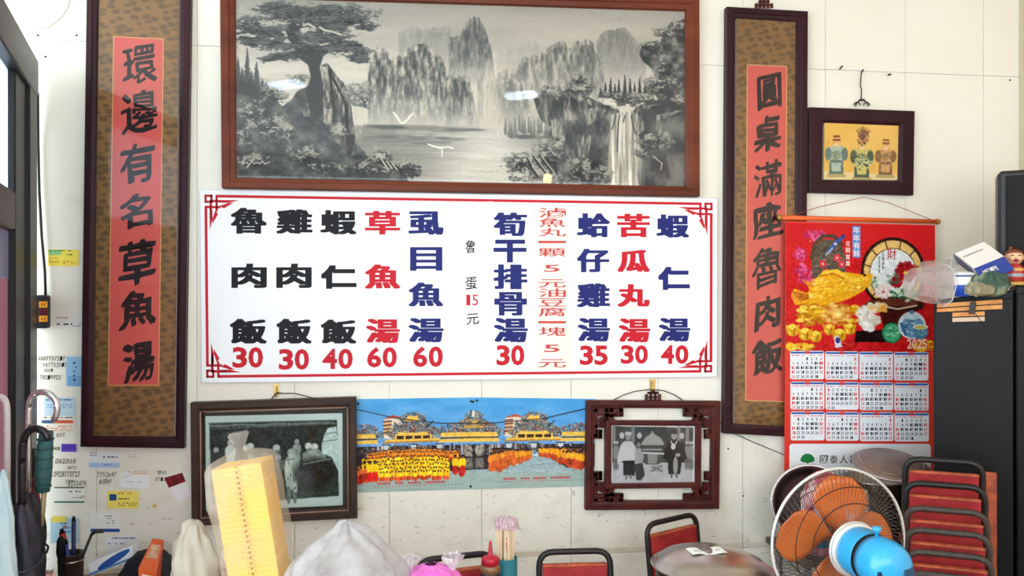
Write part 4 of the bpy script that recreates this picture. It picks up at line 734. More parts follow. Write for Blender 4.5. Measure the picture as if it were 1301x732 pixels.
for m, cs, pr, r in COLS:
    for ch, x0, y0, x1, y1 in cs: mb = MB(); put(mb, ch, (x0, y0, x1, y1), -.0147, 0, style='block'); mb.build('dish_character', m, t)
    w = (r[2] - r[0]) / len(pr)
    for i, ch in enumerate(pr): mb = MB(); put(mb, ch, (r[0] + w * i + .8, r[1], r[0] + w * (i + 1) - .8, r[3]), -.0147, .034); mb.build('price_digit', m_red, t)
s1 = sheet([(569, 257), (626, 256), (625, 463), (570, 463)], -.0152, .0006).build('covering_strip', mat('wrinkled_paper', (232, 234, 238), .5, col2=(242, 243, 245), scale=18, bump=.5, bscale=30), t)
sheet([(587, 262), (613, 262), (613, 416), (587, 416)], -.0158, .0005).build('paper_slip', mat('thin_slip', (240, 241, 243), .5), t)
for ch, r in (("魯", (591, 305, 605, 321.5)), ("蛋", (591, 352, 606, 368)), ("元", (592.5, 398.5, 608.5, 412.5))): mb = MB(); put(mb, ch, r, -.0164, .008, warp=.05, skew=.1); mb.build('strip_character', m_black, t)
mb = MB(); put(mb, "1", (592.5, 374.5, 597.5, 388), -.0164, .0); put(mb, "5", (600, 374.5, 607.5, 388), -.0164, .0); mb.build('strip_price', m_red, t)
sheet([(681, 261), (727, 262), (726, 468), (682, 468.5)], -.0152, .0006).build('price_strip', mat('cream_strip', (236, 228, 218), .5, col2=(244, 240, 234), scale=10), t)
for ch, y0, y1 in (("滷", 264, 276.5), ("魚", 277, 288.5), ("丸", 290, 300.5), ("一", 306, 309), ("顆", 315.5, 326), ("5", 336.5, 345.5), ("元", 355, 365.5), ("油", 366.5, 377.5), ("豆", 379, 389.5), ("腐", 391, 402), ("一", 408, 411), ("塊", 415.5, 427), ("5", 438, 447.5), ("元", 456.5, 467)):
    mb = MB(); put(mb, ch, (691 if ch == '5' else 684, y0, 711 if ch == '5' else 719, y1), -.0164, .012); mb.build('strip_character', mat('faded_red_print', (200, 74, 70), .5), t)

# ---------------------------------------------------------------- lower pictures
def hook(px, py, label):
    tt = thing('wall_hook', label, 'hook', P(px, py, 0)); mb = MB()
    mb.prism(quad([(px - 4, py - 9), (px + 4, py - 9), (px + 3, py + 6), (px - 3, py + 6)], -.004), (0, .004, 0)); mb.build('plate', m_brass, tt)
    MB().tube([P(px, py - 5, -.004), P(px, py - 6, -.016), P(px, py + 3, -.02), P(px, py + 7, -.012)], .003, 6).build('hook_arm', m_brass, tt)
hook(351, 497, 'small brass hook above the left black and white photograph'); hook(829, 491, 'small brass hook above the fretwork frame')
t = thing('framed_photograph', 'brown framed black and white street procession photograph with pale margin', 'framed photo', P(348, 665, -.02))
fo = [(241.5, 512), (452, 505), (453.5, 659), (243, 669)]; fi = [(256, 525), (440, 519), (441, 647), (257, 657)]
moulding('frame', fo, fi, 0, -.055, -.03, m_bwood, t, .6)
mb = MB()
for i in range(4):
    a, b = [(254.5, 523.5), (441.5, 517.5), (442.5, 648.5), (255.5, 658.5)][i], [(254.5, 523.5), (441.5, 517.5), (442.5, 648.5), (255.5, 658.5)][(i + 1) % 4]; mb.tube([P(*a, -.054), P(*b, -.054)], .0025, 6)
mb.build('bead', mat('copper_bead', (170, 130, 110), .4), t)
sheet(fi, -.02).build('backing', mat('dark_mount', (44, 36, 34), .6), t)
picture('photograph', art_procession(), [P(261, 529, -.022), P(435, 525, -.022), P(435.5, 642, -.022), P(262, 650, -.022)], t, .3)
sheet(fi, -.0285, .0008).build('glass', m_glass, t)
MB().tube([P(345, 507, -.02), P(351, 499, -.02), P(358, 500, -.02)], .003, 6).build('hanging_loop', m_wire, t)
cable = MB().tube([P(352, 500, -.012), P(375, 500, -.02), P(410, 509, -.06), P(452, 520, -.06), P(500, 531, -.05), P(560, 538, -.02), P(620, 538, -.02), P(690, 532, -.02), P(745, 519, -.01)], .0025, 6).build('hanging_cable', m_wire)
tag(cable, 'thin dark cable sagging from hook across the long temple poster', 'cable')
for nm, x0, x1, side, lab in (('a', 453, 602, 'left', 'temple group photograph poster of a yellow-clad crowd, beside the left frame'), ('b', 601.5, 756, 'right', 'temple photograph poster of two curving lines of people in orange, beside fretwork frame')):
    t = thing('photo_poster', lab, 'poster', P((x0 + x1) / 2, 622, -.003))
    if side == 'left': q = [(453, 507.2), (602, 505), (602.5, 621.6), (453, 626)]; z = -.003
    else: q = [(601.5, 505), (757, 507), (755, 617.5), (601.5, 621.6)]; z = -.006
    sheet(q, z + .0008, .001).build('paper', m_white, t)
    picture('printed_photograph', art_temple(x0, x1, side), quad(q, z), t, .35)
    ca = [(601, 510.5), (606, 509)] if side == 'right' else [(598.5, 510), (455, 513), (598, 618)]
    for a, b in ca: MB().lathe([(.006, 0), (.006, .004), (.003, .006)], 10, M=Matrix.Translation(P(a, b, z)) @ Matrix.Rotation(math.pi / 2, 4, 'X')).build('pin', mat('dark_pin', (24, 40, 44), .4), t)
# fretwork frame
t = thing('fretwork_frame', 'dark red fretwork frame with black and white sedan chair photograph inside', 'framed photo', P(830, 648, -.02))
o4 = [(745.5, 509), (916, 510), (914, 647), (744, 648.6)]
moulding('frame', o4, [(756, 519), (906, 520), (904, 637), (755, 638)], 0, -.04, -.02, m_cwood, t)
moulding('inner_frame', [(769.4, 534.5), (891.5, 535), (891, 620), (769, 621.5)], [(777, 541), (884, 542), (883.7, 613.5), (777, 615)], -.006, -.036, -.024, m_cwood, t)
picture('photograph', art_sedan(), [P(777, 540.5, -.02), P(884.5, 541.5, -.02), P(884, 615, -.02), P(777, 616, -.02)], t, .3)
sheet([(776, 540), (885, 541), (884.5, 615), (776, 616)], -.0225, .0006).build('glass', m_glass, t)
for fx in (0, 1):
    for fy in (0, 1):
        def M_(x, y): return (906 - x if fx else 755 + x, 637.5 - y if fy else 519.5 + y)
        mb = MB()
        for p, w in (([(0, 2), (34, 2), (35, 8), (27, 8), (27, 4)], 4.4), ([(2, 0), (2, 34), (8, 36), (8, 29), (4, 29)], 4.4), ([(0, 16), (14, 16), (16, 12), (16, 2)], 5), ([(22, 2), (22, 9), (15, 11)], 4.4), ([(10, 22), (10, 14)], 5), ([(3, 22), (10, 22)], 4), ([(6, 8), (18, 7)], 3), ([(14, 15), (24, 15)], 4)):
            for (a, b), (c_, d) in zip(p, p[1:]):
                x0, x1 = min(a, c_) - w / 2, max(a, c_) + w / 2; y0, y1 = min(b, d) - w / 2, max(b, d) + w / 2
                q = [M_(x0, y0), M_(x1, y0), M_(x1, y1), M_(x0, y1)]
                q = q if fx == fy else q[::-1]; mb.prism([P(X_, Y_, -.03) for X_, Y_ in q], (0, .018, 0))
        mb.build('corner_fretwork', m_cwood, t)
g = MB()
for r in ((-10, -2, 10, 0), (-10, -9, -7, 0), (7, -9, 10, 0), (-7, -12, 7, -9.5), (-6, -6, 6, -4), (-4, -12, -1.5, 0), (1.5, -12, 4, 0), (-2, -15, 2, -11)): g.prism(quad([(830 + r[0], 510 + r[1]), (830 + r[2], 510 + r[1]), (830 + r[2], 510 + r[3]), (830 + r[0], 510 + r[3])], -.02), (0, .01, 0))
g.build('carved_hanger', m_cwood, t)
MB().tube([P(778, 509, -.012)] + [P(778 + 48 * s, 509 - 14 * (1 - (1 - s) ** 2), -.012) for s in (.3, .6, 1)] + [P(832 + 36 * s, 495 + 14 * s * s, -.012) for s in (.3, .7, 1)], .0025, 6).build('hanging_wire', m_wire, t)
tag(origin(MB().tube([P(915, 537, -.01), P(930, 550, -.004), P(960, 563, -.004), P(998, 579, -.004)], .0022, 6).build('hanging_cable', m_wire)), 'thin dark cable running from fretwork frame down behind the calendar', 'cable')
# deity picture
t = thing('deity_picture', 'small dark-framed golden picture of three ornate deity statues', 'framed photo', P(1095, 247, -.02))
do = [(1029, 136), (1162.5, 141), (1160.8, 248), (1029, 244.6)]; di = [(1047.5, 155), (1144, 159), (1142.4, 229), (1046.5, 228)]
moulding('frame', do, di, 0, -.03, -.016, m_dwood, t, .8)
picture('photograph', art_deities(), quad(di, -.014), t, .3)
sheet(di, -.0155, .0005).build('glass', m_glass, t)
g = MB()
for cx, cy, r in ((1095, 131, 5), (1089, 134, 4), (1101, 134, 4), (1095, 135.5, 8)): g.tube([P(cx + r * math.cos(a), cy + r * math.sin(a), -.012) for a in [k * .3142 - math.pi for k in range(11)]], .003, 5)
g.build('carved_hanger', m_wire, t); MB().tube([P(1094.5, 92, -.02), P(1093, 108, -.015), P(1094.5, 114, -.015), P(1094, 127, -.014)], .003, 6).build('hanging_cord', m_wire, t)
for px, py, d, lab in ((1067, 88, (3, -4), 'bent nail in wall left of the cord holding the deity picture'), (1094.5, 92, (2, -3), 'nail holding the cord of the deity picture'), (1132, 94, (-3, 1), 'small nail in wall upper right of the deity picture')):
    tag(origin(MB().tube([P(px, py, 0), P(px + d[0], py + d[1], -.035)], [.004, .005], 6).build('nail', m_wire)), lab, 'nail')
wire = MB().tube([P(0, 38, -.01), P(8, 33, -.01), P(24, 33, -.01), P(45, 36, -.01), P(62, 34, -.012), P(78, 22, -.012), P(86, 10, -.012), P(92, -12, -.01)], .004, 6).build('wall_wire', mat('pale_wire', (196, 190, 180), .5)); tag(origin(wire), 'pale looping wire on wall at upper left above door', 'wire')
# socket box with cable
t = thing('socket_box', 'black extension socket box with two orange outlets hanging beside the door', 'socket', P(55, 418, -.01))
a, b = P(46.5, 417, 0), P(65, 375, 0)
MB().box((a.x, -.045, a.z), (b.x, -.002, b.z), bev=.006).build('body', mat('black_plastic', (26, 25, 28), .45), t)
for y0, y1, c_ in ((383, 391, (236, 160, 44)), (401, 409, (236, 160, 44))):
    a, b = P(50, y1, -.045), P(60.5, y0, -.045); o = MB().box((a.x, -.05, a.z), (b.x, -.044, b.z), bev=.001).build('outlet', mat('orange_outlet', c_, .4), t)
    h = MB()
    for dx in (.35, .65): xx = a.x + (b.x - a.x) * dx; h.box((xx - .0015, -.0505, a.z + .008), (xx + .0015, -.05, b.z - .008))
    h.build('slot', m_black, t)
a, b = P(50, 400, -.045), P(60.5, 392, -.045); MB().box((a.x, -.05, a.z), (b.x, -.044, b.z), bev=.001).build('switch', mat('maroon_switch', (90, 20, 36), .4), t)
MB().tube([P(48, 118, -.04), P(48.5, 180, -.02), P(50, 245, -.02), P(53, 300, -.02), P(57, 345, -.02), P(58, 376, -.02)], .006, 8).build('power_cable', mat('black_cable', (24, 22, 24), .5), t)
# cards and notes
def card(nm, lab, q, col, prints=(), cat='card', y=-.001, bend=0):
    t = thing(nm, lab, cat, P((q[2][0] + q[3][0]) / 2, max(q[2][1], q[3][1]), y))
    sheet(q, y - .001, .001).build('paper', mat('card_%d_%d_%d' % col, col, .4), t)
    for k, (r, c_, kind) in enumerate(prints):
        mb = MB()
        if kind == 'fill': mb.prism(quad([(r[0], r[1]), (r[2], r[1]), (r[2], r[3]), (r[0], r[3])], y - .0016), (0, .0003, 0))
        elif isinstance(kind, str): word(mb, kind, r, y - .0019, .004)
        else: dashes(mb, r, y - .0019, kind, k + len(lab))
        mb.build('printing', mat('ink_%d_%d_%d' % c_, c_, .5), t)
    return t
def rc(x0, y0, x1, y1): return [(x0, y0), (x1, y0 + .3), (x1, y1 + .3), (x0, y1)]
kk = (40, 40, 46)
card('business_card', 'yellow and green printed card beside the left scroll above socket box', rc(61, 317, 100, 338), (244, 226, 96), (((61.5, 317.5, 78, 324), (150, 206, 140), 'fill'), ((62, 318, 97, 321), (40, 120, 90), 1), ((62, 327, 76, 335), (206, 120, 40), 3), ((84, 323, 97, 326), kk, 1), ((80, 332, 98, 337), (200, 90, 50), 2)))
card('sticker', 'narrow white sticker with pink and black stripe beside socket box', rc(70, 401, 104, 418), (228, 226, 222), (((71, 403, 90, 407), (206, 120, 120), 1), ((72, 411, 94, 416), kk, 1), ((92, 410, 103, 417), (120, 140, 150), 2)))
card('business_card', 'light blue card half under the left scroll', rc(84, 453, 103, 491), (150, 192, 224), (((93, 460, 97, 487), (40, 60, 110), 5), ((86, 478, 102, 490), (120, 170, 214), 'fill')))
card('printed_slip', 'pale blue printed slip behind the umbrella handle', rc(56, 505, 95, 528), (190, 212, 226), (((58, 507, 92, 512), (90, 120, 160), 1), ((60, 514, 92, 520), (110, 160, 210), 2)))
card('printed_slip', 'white slip with red and blue banner near umbrella handle', rc(53, 529, 95, 550), (232, 230, 218), (((56, 530, 92, 533), kk, 1), ((53, 534, 68, 538), (60, 90, 130), 'fill'), ((68, 534, 93, 538), (214, 96, 70), 'fill'), ((54, 541, 92, 549), (224, 120, 80), 3)))
card('sticker', 'small purple sticker below the left scroll corner', rc(78, 564, 97, 574), (108, 72, 200), (((80, 566, 95, 572), (60, 40, 140), 2),))
card('business_card', 'white and light blue card below the left scroll', rc(113, 574, 152, 595), (226, 230, 236), (((113, 588, 152, 594), (168, 196, 232), 'fill'), ((131, 580, 150, 584), kk, 1), ((114, 575, 124, 581), (150, 130, 130), 2), ((132, 590, 142, 592), (40, 70, 150), 1)))
card('business_card', 'white card with gold flourish on top, third row of notes', [(153, 600), (189, 603), (190, 621), (152, 619)], (236, 238, 240), (((163, 599, 188, 604), (206, 160, 110), 2), ((156, 604, 166, 608), (150, 160, 190), 2), ((160, 612, 180, 614), (150, 150, 160), 1)))
card('business_card', 'yellow business card with blue emblem on wall', rc(136, 624, 176, 646), (246, 228, 110), (((139, 628, 148, 636), (40, 90, 150), 'fill'), ((150, 626, 174, 630), (226, 130, 60), 1), ((150, 633, 164, 637), kk, 1), ((150, 639, 174, 644), (110, 100, 60), 2)))
t = card('business_card', 'tilted card half dark red, half white, left of the procession photograph', [(208, 607), (232, 600), (243, 630), (226, 640)], (238, 234, 236))
MB().prism(quad([(208.5, 607.3), (231.5, 600.6), (236, 612), (214.5, 620)], -.0026), (0, .0004, 0)).build('printing', mat('maroon_print', (146, 34, 40), .45, col2=(60, 24, 26), scale=40), t)
card('note_paper', 'blank white note with curled bottom edge on wall', [(192, 640), (233, 642), (233, 659), (192, 663)], (232, 226, 218), (((194, 641, 199, 645), (220, 190, 90), 'fill'), ((206, 659, 218, 660.5), (120, 110, 110), 1)))
card('business_card', 'white card with dark blue lower edge on wall', rc(114, 652, 153, 676), (234, 234, 230), (((115, 672, 152, 676), (40, 80, 160), 'fill'), ((133, 655, 146, 667), (130, 130, 136), 4), ((122, 672, 132, 676), (190, 50, 50), 'fill')))
card('printed_slip', 'white slip ruled with green line above the pen pot', rc(68, 620, 108, 641), (232, 232, 226), (((69, 619, 107, 620.5), (50, 80, 60), 'fill'), ((69, 637, 107, 639), (40, 120, 70), 'fill'), ((88, 624, 104, 627), kk, 1), ((92, 630, 107, 634), (50, 50, 56), 2)))
card('plastic_sleeve', 'empty clear sleeve stuck on wall below the left scroll', rc(160, 575, 230, 598), (230, 228, 216), (((163, 577, 180, 583), (190, 186, 176), 2),), 'sleeve')
card('leaflet', 'blue and yellow leaflet behind the pen pot', rc(64, 658, 100, 690), (170, 200, 216), (((66, 656, 84, 664), (226, 206, 90), 'fill'), ((76, 664, 94, 680), (70, 140, 190), 3), ((80, 668, 84, 672), (200, 50, 60), 'fill')))
card('notice_paper', 'white paper with printed header low on wall behind desk', rc(134, 682, 176, 706), (232, 234, 236), (((137, 683, 172, 687), (60, 110, 170), 1), ((137, 690, 160, 694), (110, 150, 190), 1)))

# ---------------------------------------------------------------- calendar
t = thing('wall_calendar', 'large red lucky wall calendar with golden fish, hanging beside the right scroll', 'calendar', P(1093, 624, -.05))
YC = -.05
cs4 = [(998, 281), (1188, 286), (1190.5, 625), (996.5, 625)]
sheet(cs4, YC, .002).build('sheet', mat('calendar_red', (214, 50, 36), .4), t)
picture('printed_picture', art_calendar(), quad([(999, 283), (1187, 287), (1187.5, 447), (998.5, 446)], YC - .001), t, .35)
MB().tube([P(991, 276.5, YC), P(1192, 281.8, YC)], .0125, 12).build('hanging_rod', mat('orange_rod', (222, 92, 30), .35), t)
mb = MB()
for p in ((991, 276.5), (1191, 281.8)): mb.sph(P(*p, YC), .016, n=10)
mb.build('rod_end', mat('gold_cap', (170, 120, 50), .35, .5), t)
MB().tube([P(1000, 276, YC), P(1040, 263, YC), P(1098, 250.5, -.04), P(1130, 258, YC), P(1188, 281, YC)], .0018, 5).build('hanging_string', mat('red_string', (150, 50, 50), .6), t)
def rrect(x0, y0, x1, y1, r=2.5):
    q = []
    for cx, cy, a in ((x1 - r, y0 + r, -90), (x1 - r, y1 - r, 0), (x0 + r, y1 - r, 90), (x0 + r, y0 + r, 180)):
        for k in range(4): b = math.radians(a + k * 30); q.append((cx + r * math.cos(b), cy + r * math.sin(b)))
    return q
import calendar as _cal
_cal.setfirstweekday(6)
xc = [(1004, 1047), (1048.6, 1090.5), (1092, 1134.5), (1136, 1179.5)]; yr = [(446, 482), (485, 520.3), (523, 559.6)]
digits = {}
for mo in range(12):
    (x0, x1), (y0, y1) = xc[mo % 4], yr[mo // 4]; dx = (mo % 4) * .3; dy = (mo % 4) * .5; y0 += dy; y1 += dy; x0 += mo // 4 * .3; x1 += mo // 4 * .3
    o = MB().prism([P(a, b, YC - .0012) for a, b in rrect(x0, y0, x1, y1)], (0, .0008, 0)).build('month_block', mat('month_white', (232, 236, 242), .45), t)
    hd = MB().prism(quad([(x0 + .8, y0 + .8), (x1 - .8, y0 + .8), (x1 - .8, y0 + 3.4), (x0 + .8, y0 + 3.4)], YC - .0016), (0, .0003, 0)); hd.build('month_heading', mat('month_blue', (36, 90, 170), .45), t)
    kb, rb = MB(), MB()
    cx = (x0 + x1) / 2; rb.prism(quad([(cx - 3, y0 + .2), (cx + 3, y0 + .2), (cx + 3, y0 + 3.8), (cx - 3, y0 + 3.8)], YC - .0019), (0, .0003, 0))
    dashes(rb, (x0 + 2, y0 + 5, x1 - 2, y0 + 6.6), YC - .0016, 1, mo, .9, .7)
    cw = (x1 - x0 - 2) / 7; rh = 5.7
    for r_, wk in enumerate(_cal.monthcalendar(2025, mo + 1)):
        for cidx, dd in enumerate(wk):
            if not dd: continue
            if r_ == 5: continue
            tgt = rb if cidx in (0, 6) else kb; s = str(dd); bx = x0 + 1 + cw * cidx; by = y0 + 8 + rh * r_; ww = 2.2
            for i, ch in enumerate(s): xx = bx + cw / 2 + (i - len(s) / 2) * ww; put(tgt, ch, (xx + .1, by, xx + ww - .2, by + 3.7), YC - .0016, .02)
    kb.build('dates', m_black, t)['kind'] = 'stuff'; rb.build('red_dates', mat('date_red', (214, 60, 70), .5), t)['kind'] = 'stuff'
MB().prism([P(a, b, YC - .0012) for a, b in rrect(1003, 564, 1182.5, 616, 4)], (0, .0008, 0)).build('sponsor_panel', mat('panel_white', (232, 234, 238), .45), t)
mb = MB(); gx = MB()
for i, ch in enumerate("國泰人壽"): put(mb, ch, (1041.5 + i * 12.6, 578.5, 1052 + i * 12.6, 589), YC - .0017, .012)
mb.build('sponsor_name', m_black, t)
gx.prism([P(1026 + 9 * math.cos(a), 585 + (8.5 if math.sin(a) < 0 else 3) * math.sin(a), YC - .0017) for a in [2 * math.pi * k / 28 for k in range(28)]][::-1], (0, .0004, 0)); gx.prism(quad([(1024.5, 586), (1027.5, 586), (1027.5, 596), (1024.5, 596)], YC - .0017), (0, .0004, 0)); gx.build('tree_emblem', mat('emblem_green', (20, 120, 60), .5), t)
mb = MB(); put(mb, "財", (1127, 316, 1139, 330), YC - .0018, .025); mb.build('lucky_character', mat('deep_red', (170, 24, 34), .5), t)
MB().prism(quad([(1083, 287), (1093, 287.4), (1093, 327.5), (1083.5, 327)], YC - .0014), (0, .0003, 0)).build('title_panel', mat('title_blue', (60, 140, 206), .45), t)
mb = MB()
for i, ch in enumerate("年年有餘"): put(mb, ch, (1084, 288.5 + i * 9.7, 1092.5, 297 + i * 9.7), YC - .0019, .01)
for i, ch in enumerate("花開富貴"): put(mb, ch, (1074.5, 306.5 + i * 8.3, 1080, 313 + i * 8.3), YC - .0019, .01)
mb.build('title_text', mat('pale_print', (244, 224, 214), .5), t)
mb = MB()
for i, ch in enumerate("花開富貴"): put(mb, ch, (1120.5, 321 + i * 5.6, 1123.5, 325.5 + i * 5.6), YC - .0019, .01)
for i, ch in enumerate("金玉滿堂"): put(mb, ch, (1115.5, 325 + i * 5.6, 1118.5, 329.5 + i * 5.6), YC - .0019, .01)
mb.build('verse_text', m_black, t)
mb = MB(); word(mb, "2025", (1152, 431, 1178, 443), YC - .0019, .008); mb.build('year', mat('year_print', (246, 208, 200), .5), t)
# ---------------------------------------------------------------- furniture and things in front of the wall
def Q(px, py, d): return CAM + (FW + RT * ((px - CX) / F) + Vector((0, 0, 1)) * ((CY - py) / F)) * d
def H(px, py, p0, n): r = FW + RT * ((px - CX) / F) + Vector((0, 0, 1)) * ((CY - py) / F); return CAM + r * ((p0 - CAM).dot(n) / r.dot(n))
def putl(mb, txt, o, ux, uz, w, h, off=.01):
    n = len(txt)
    for i, ch in enumerate(txt):
        if ch == ' ': continue
        v, f, asp, sz = glyph(ch, off); mb.add([o + ux * (w / n) * (i + .08 + a * .84) + uz * (b * h) for a, b in v], f)
m_top = mat('table_laminate', (150, 120, 96), .4, col2=(128, 98, 76), scale=6, stretch=(.2, 1, 1)); m_leg = mat('grey_leg', (120, 120, 122), .4, .6)
def table(label, x0, x1, y0, y1, z, name='table', col=None):
    t = thing(name, label, 'table', ((x0 + x1) / 2, (y0 + y1) / 2, 0))
    MB().box((x0, y0, z - .03), (x1, y1, z), bev=.004).build('tabletop', col or m_top, t)
    for x in (x0 + .05, x1 - .05):
        for y in (y0 + .05, y1 - .05): MB().tube([(x, y, 0), (x, y, z - .03)], .016, 8).build('leg', m_leg, t)
    return t
table('long brown laminate table carrying the bags, sauce bottle and big lidded pot', -.95, 1.34, -1.75, -.8, .74)
table('low brown side table under the pens and cartons beside the door', -1.48, -.35, -.62, -.06, .66, 'side_table')
table('low brown table against the wall holding steel bowl and pot', 1.78, 2.38, -.42, -.03, .7, 'side_table', mat('dark_laminate', (70, 56, 48), .4))

# --- chairs
m_vinyl = mat('red_vinyl', (176, 54, 56), .5, col2=(140, 36, 42), scale=14, bump=.15, bscale=30); m_edge = mat('worn_orange_edge', (196, 96, 60), .6, col2=(140, 62, 40), scale=22); m_tube2 = mat('worn_brown_tube', (50, 42, 38), .45, col2=(74, 62, 54), scale=30)
def chair(label, loc, rot, tube=None, group=None, lean=.05, w=.165):
    t = thing('stacking_chair', label, 'chair', rotz=rot, group=group); t.location = loc; tb = tube or m_blackmetal; r = .0125
    top = .88; R = .06; yb = lambda z: lean * max(0, (z - .45)) / .43
    pts = [Vector((-w, 0, 0)), Vector((-w, 0, .45)), Vector((-w, yb(top - R), top - R))] + arc((-w, yb(top - R), top - R), (-w, yb(top), top), (-w + R, yb(top), top), 5)[1:] + arc((w - R, yb(top), top), (w, yb(top), top), (w, yb(top - R), top - R), 5) + [Vector((w, 0, .45)), Vector((w, 0, 0))]
    MB().tube(pts, r, 10).build('back_frame', tb, t)
    pts = [Vector((-w - .012, -.33, 0)), Vector((-w - .012, -.32, .38))] + arc((-w - .012, -.32, .38), (-w - .012, -.32, .43), (-w - .012, -.26, .43), 4)[1:] + [Vector((-w - .012, -.02, .43))]
    for s in (1, -1): MB().tube([Vector((p.x * s, p.y, p.z)) for p in pts], r, 8).build('leg', tb, t)
    MB().tube([(-w, -.28, .43), (w, -.28, .43)], .009, 8).build('stretcher', tb, t); MB().tube([(-w, -.02, .43), (w, -.02, .43)], .009, 8).build('stretcher', tb, t)
    MB().box((-w + .005, -.34, .443), (w - .005, -.01, .475), bev=.01).build('seat', m_vinyl, t)
    def P2(x, z, dy): return Vector((x, yb(z) + dy, z))
    z0, z1 = .60, .825; w2 = w - .014
    mb = MB(); mb.prism([P2(-w2, z0, -.012), P2(w2, z0, -.012), P2(w2, z1, -.012), P2(-w2, z1, -.012)], (0, .022, 0)); mb.build('backrest', m_vinyl, t, bevel=.005)
    mb = MB(); mb.box((-w2, yb(z1) - .014, z1 - .002), (w2, yb(z1) + .014, z1 + .008), bev=.003); mb.build('backrest_edge', m_edge, t)
    return t
chair('black tubular chair with red backrest turned beside the big lidded pot', (1.225, -.34, 0), .5)
chair('black tubular chair with red backrest below the middle of the menu, left of the pot', (.657, -.755, 0), -.05, w=.145)
chair('black tubular chair with red backrest partly hidden behind the sauce bottle', (.19, -.76, 0), .22, w=.155)
base = (2.19, -.854)
LB = ['topmost', 'second from top', 'third from top', 'third from bottom', 'second from bottom', 'lowest']
for k in range(6):
    d = 3.29 - .07 * k; py = (582, 613, 645, 673, 701, 729)[k]; p = Q(1207 + k * 1.8, py, d); ztop = p.z
    c = chair('worn red-backed chair in tall stack beside black cabinet, %s of the stack' % LB[k], (p.x, p.y + .05, ztop - .88 - .0125), math.pi - .5, m_tube2 if k > 1 else m_blackmetal, 'chairs stacked beside the cabinet', w=.142)
t = thing('plywood_board', 'narrow orange-brown board leaning behind the right of the chair stack', 'board')
tp = Q(1256, 600, 3.45); t.location = (tp.x, tp.y, 0); t.rotation_euler.z = -.6
MB().box((-.03, -.01, 0), (.03, .01, tp.z), bev=.003).build('panel', m_edge, t); MB().box((-.03, -.013, .25), (-.022, -.01, tp.z - .002)).build('edge_band', mat('pale_ply', (190, 170, 140), .6), t)

# --- black cabinets at right
Cc = Vector((2.335, -.55, 0)); U = Vector((.819, -.574, 0)); V = Vector((.574, .819, 0)); Z = Vector((0, 0, 1))
m_cab = mat('black_cabinet', (17, 17, 20), .42, col2=(12, 12, 14), scale=5, bump=.03)
def cab(u0, u1, zl, zr, label, name='black_cabinet'):
    t = thing(name, label, 'cabinet', Cc + U * (u0 + u1) / 2)
    mb = MB(); q = [Cc + U * u0 + Z * .06, Cc + U * u1 + Z * .06, Cc + U * u1 + Z * zr, Cc + U * u0 + Z * zl]; mb.prism([p + V * .02 for p in q], V * .31); mb.build('carcass', m_cab, t, bevel=.006)
    g = .004; q = [Cc + U * (u0 + g) + Z * .08, Cc + U * (u1 - g) + Z * .08, Cc + U * (u1 - g) + Z * (zr - .035), Cc + U * (u0 + g) + Z * (zl - .035)]; mb = MB(); mb.prism(q, V * .018); mb.build('door', m_cab, t, bevel=.004)
    for a, b in ((u0 + .03, .05), (u1 - .03, .05), (u0 + .03, .28), (u1 - .03, .28)): p = Cc + U * a + V * b; MB().lathe([(.015, 0), (.015, .06)], 8, M=Matrix.Translation(p)).build('foot', m_black, t)
    return t
t = cab(0, .309, 1.893, 1.94, 'tall matt black cabinet with orange strips, right of the calendar')
for q in ([(1190.5, 386), (1273.5, 380.5), (1273.5, 385.5), (1190.5, 391)], [(1190.5, 392.5), (1273.5, 387), (1273.5, 392.5), (1190.5, 396.5)], [(1210, 397.5), (1251, 395.8), (1251, 401), (1210, 402.5)], [(1210, 404), (1251, 402.5), (1251, 408), (1210, 409)]):
    n = V; pl = q[0][1] > 403.5
    MB().prism([H(a, b, Cc - V * .001, n) for a, b in q], V * .0015).build('front_strip', mat('pale_strip', (206, 176, 150), .5) if pl else mat('orange_strip', (232, 160, 76), .5, col2=(206, 126, 56), scale=20), t)  # flat orange and pale strips set on the cabinet front
cab(.314, .66, 1.958, 1.96, 'black cabinet at right edge carrying the laughing figurine')
t = thing('black_speaker', 'large black rounded box standing on the cabinets behind the figurine', 'speaker', Cc + U * .5 + V * .2 + Z * 1.961)
def ubox(mb, u0, u1, v0, v1, z0, z1, bev=0): M = Matrix(((U.x, V.x, 0, Cc.x), (U.y, V.y, 0, Cc.y), (0, 0, 1, 0), (0, 0, 0, 1))); return mb.box((u0, v0, z0), (u1, v1, z1), M=M, bev=bev)
ubox(MB(), .255, .75, .13, .32, 1.961, 2.475, .014).build('body', mat('speaker_body', (20, 20, 24), .4), t); ubox(MB(), .285, .72, .118, .13, 1.98, 2.45, .004).build('grille', mat('speaker_cloth', (16, 16, 18), .8, bump=.3, bscale=300), t)
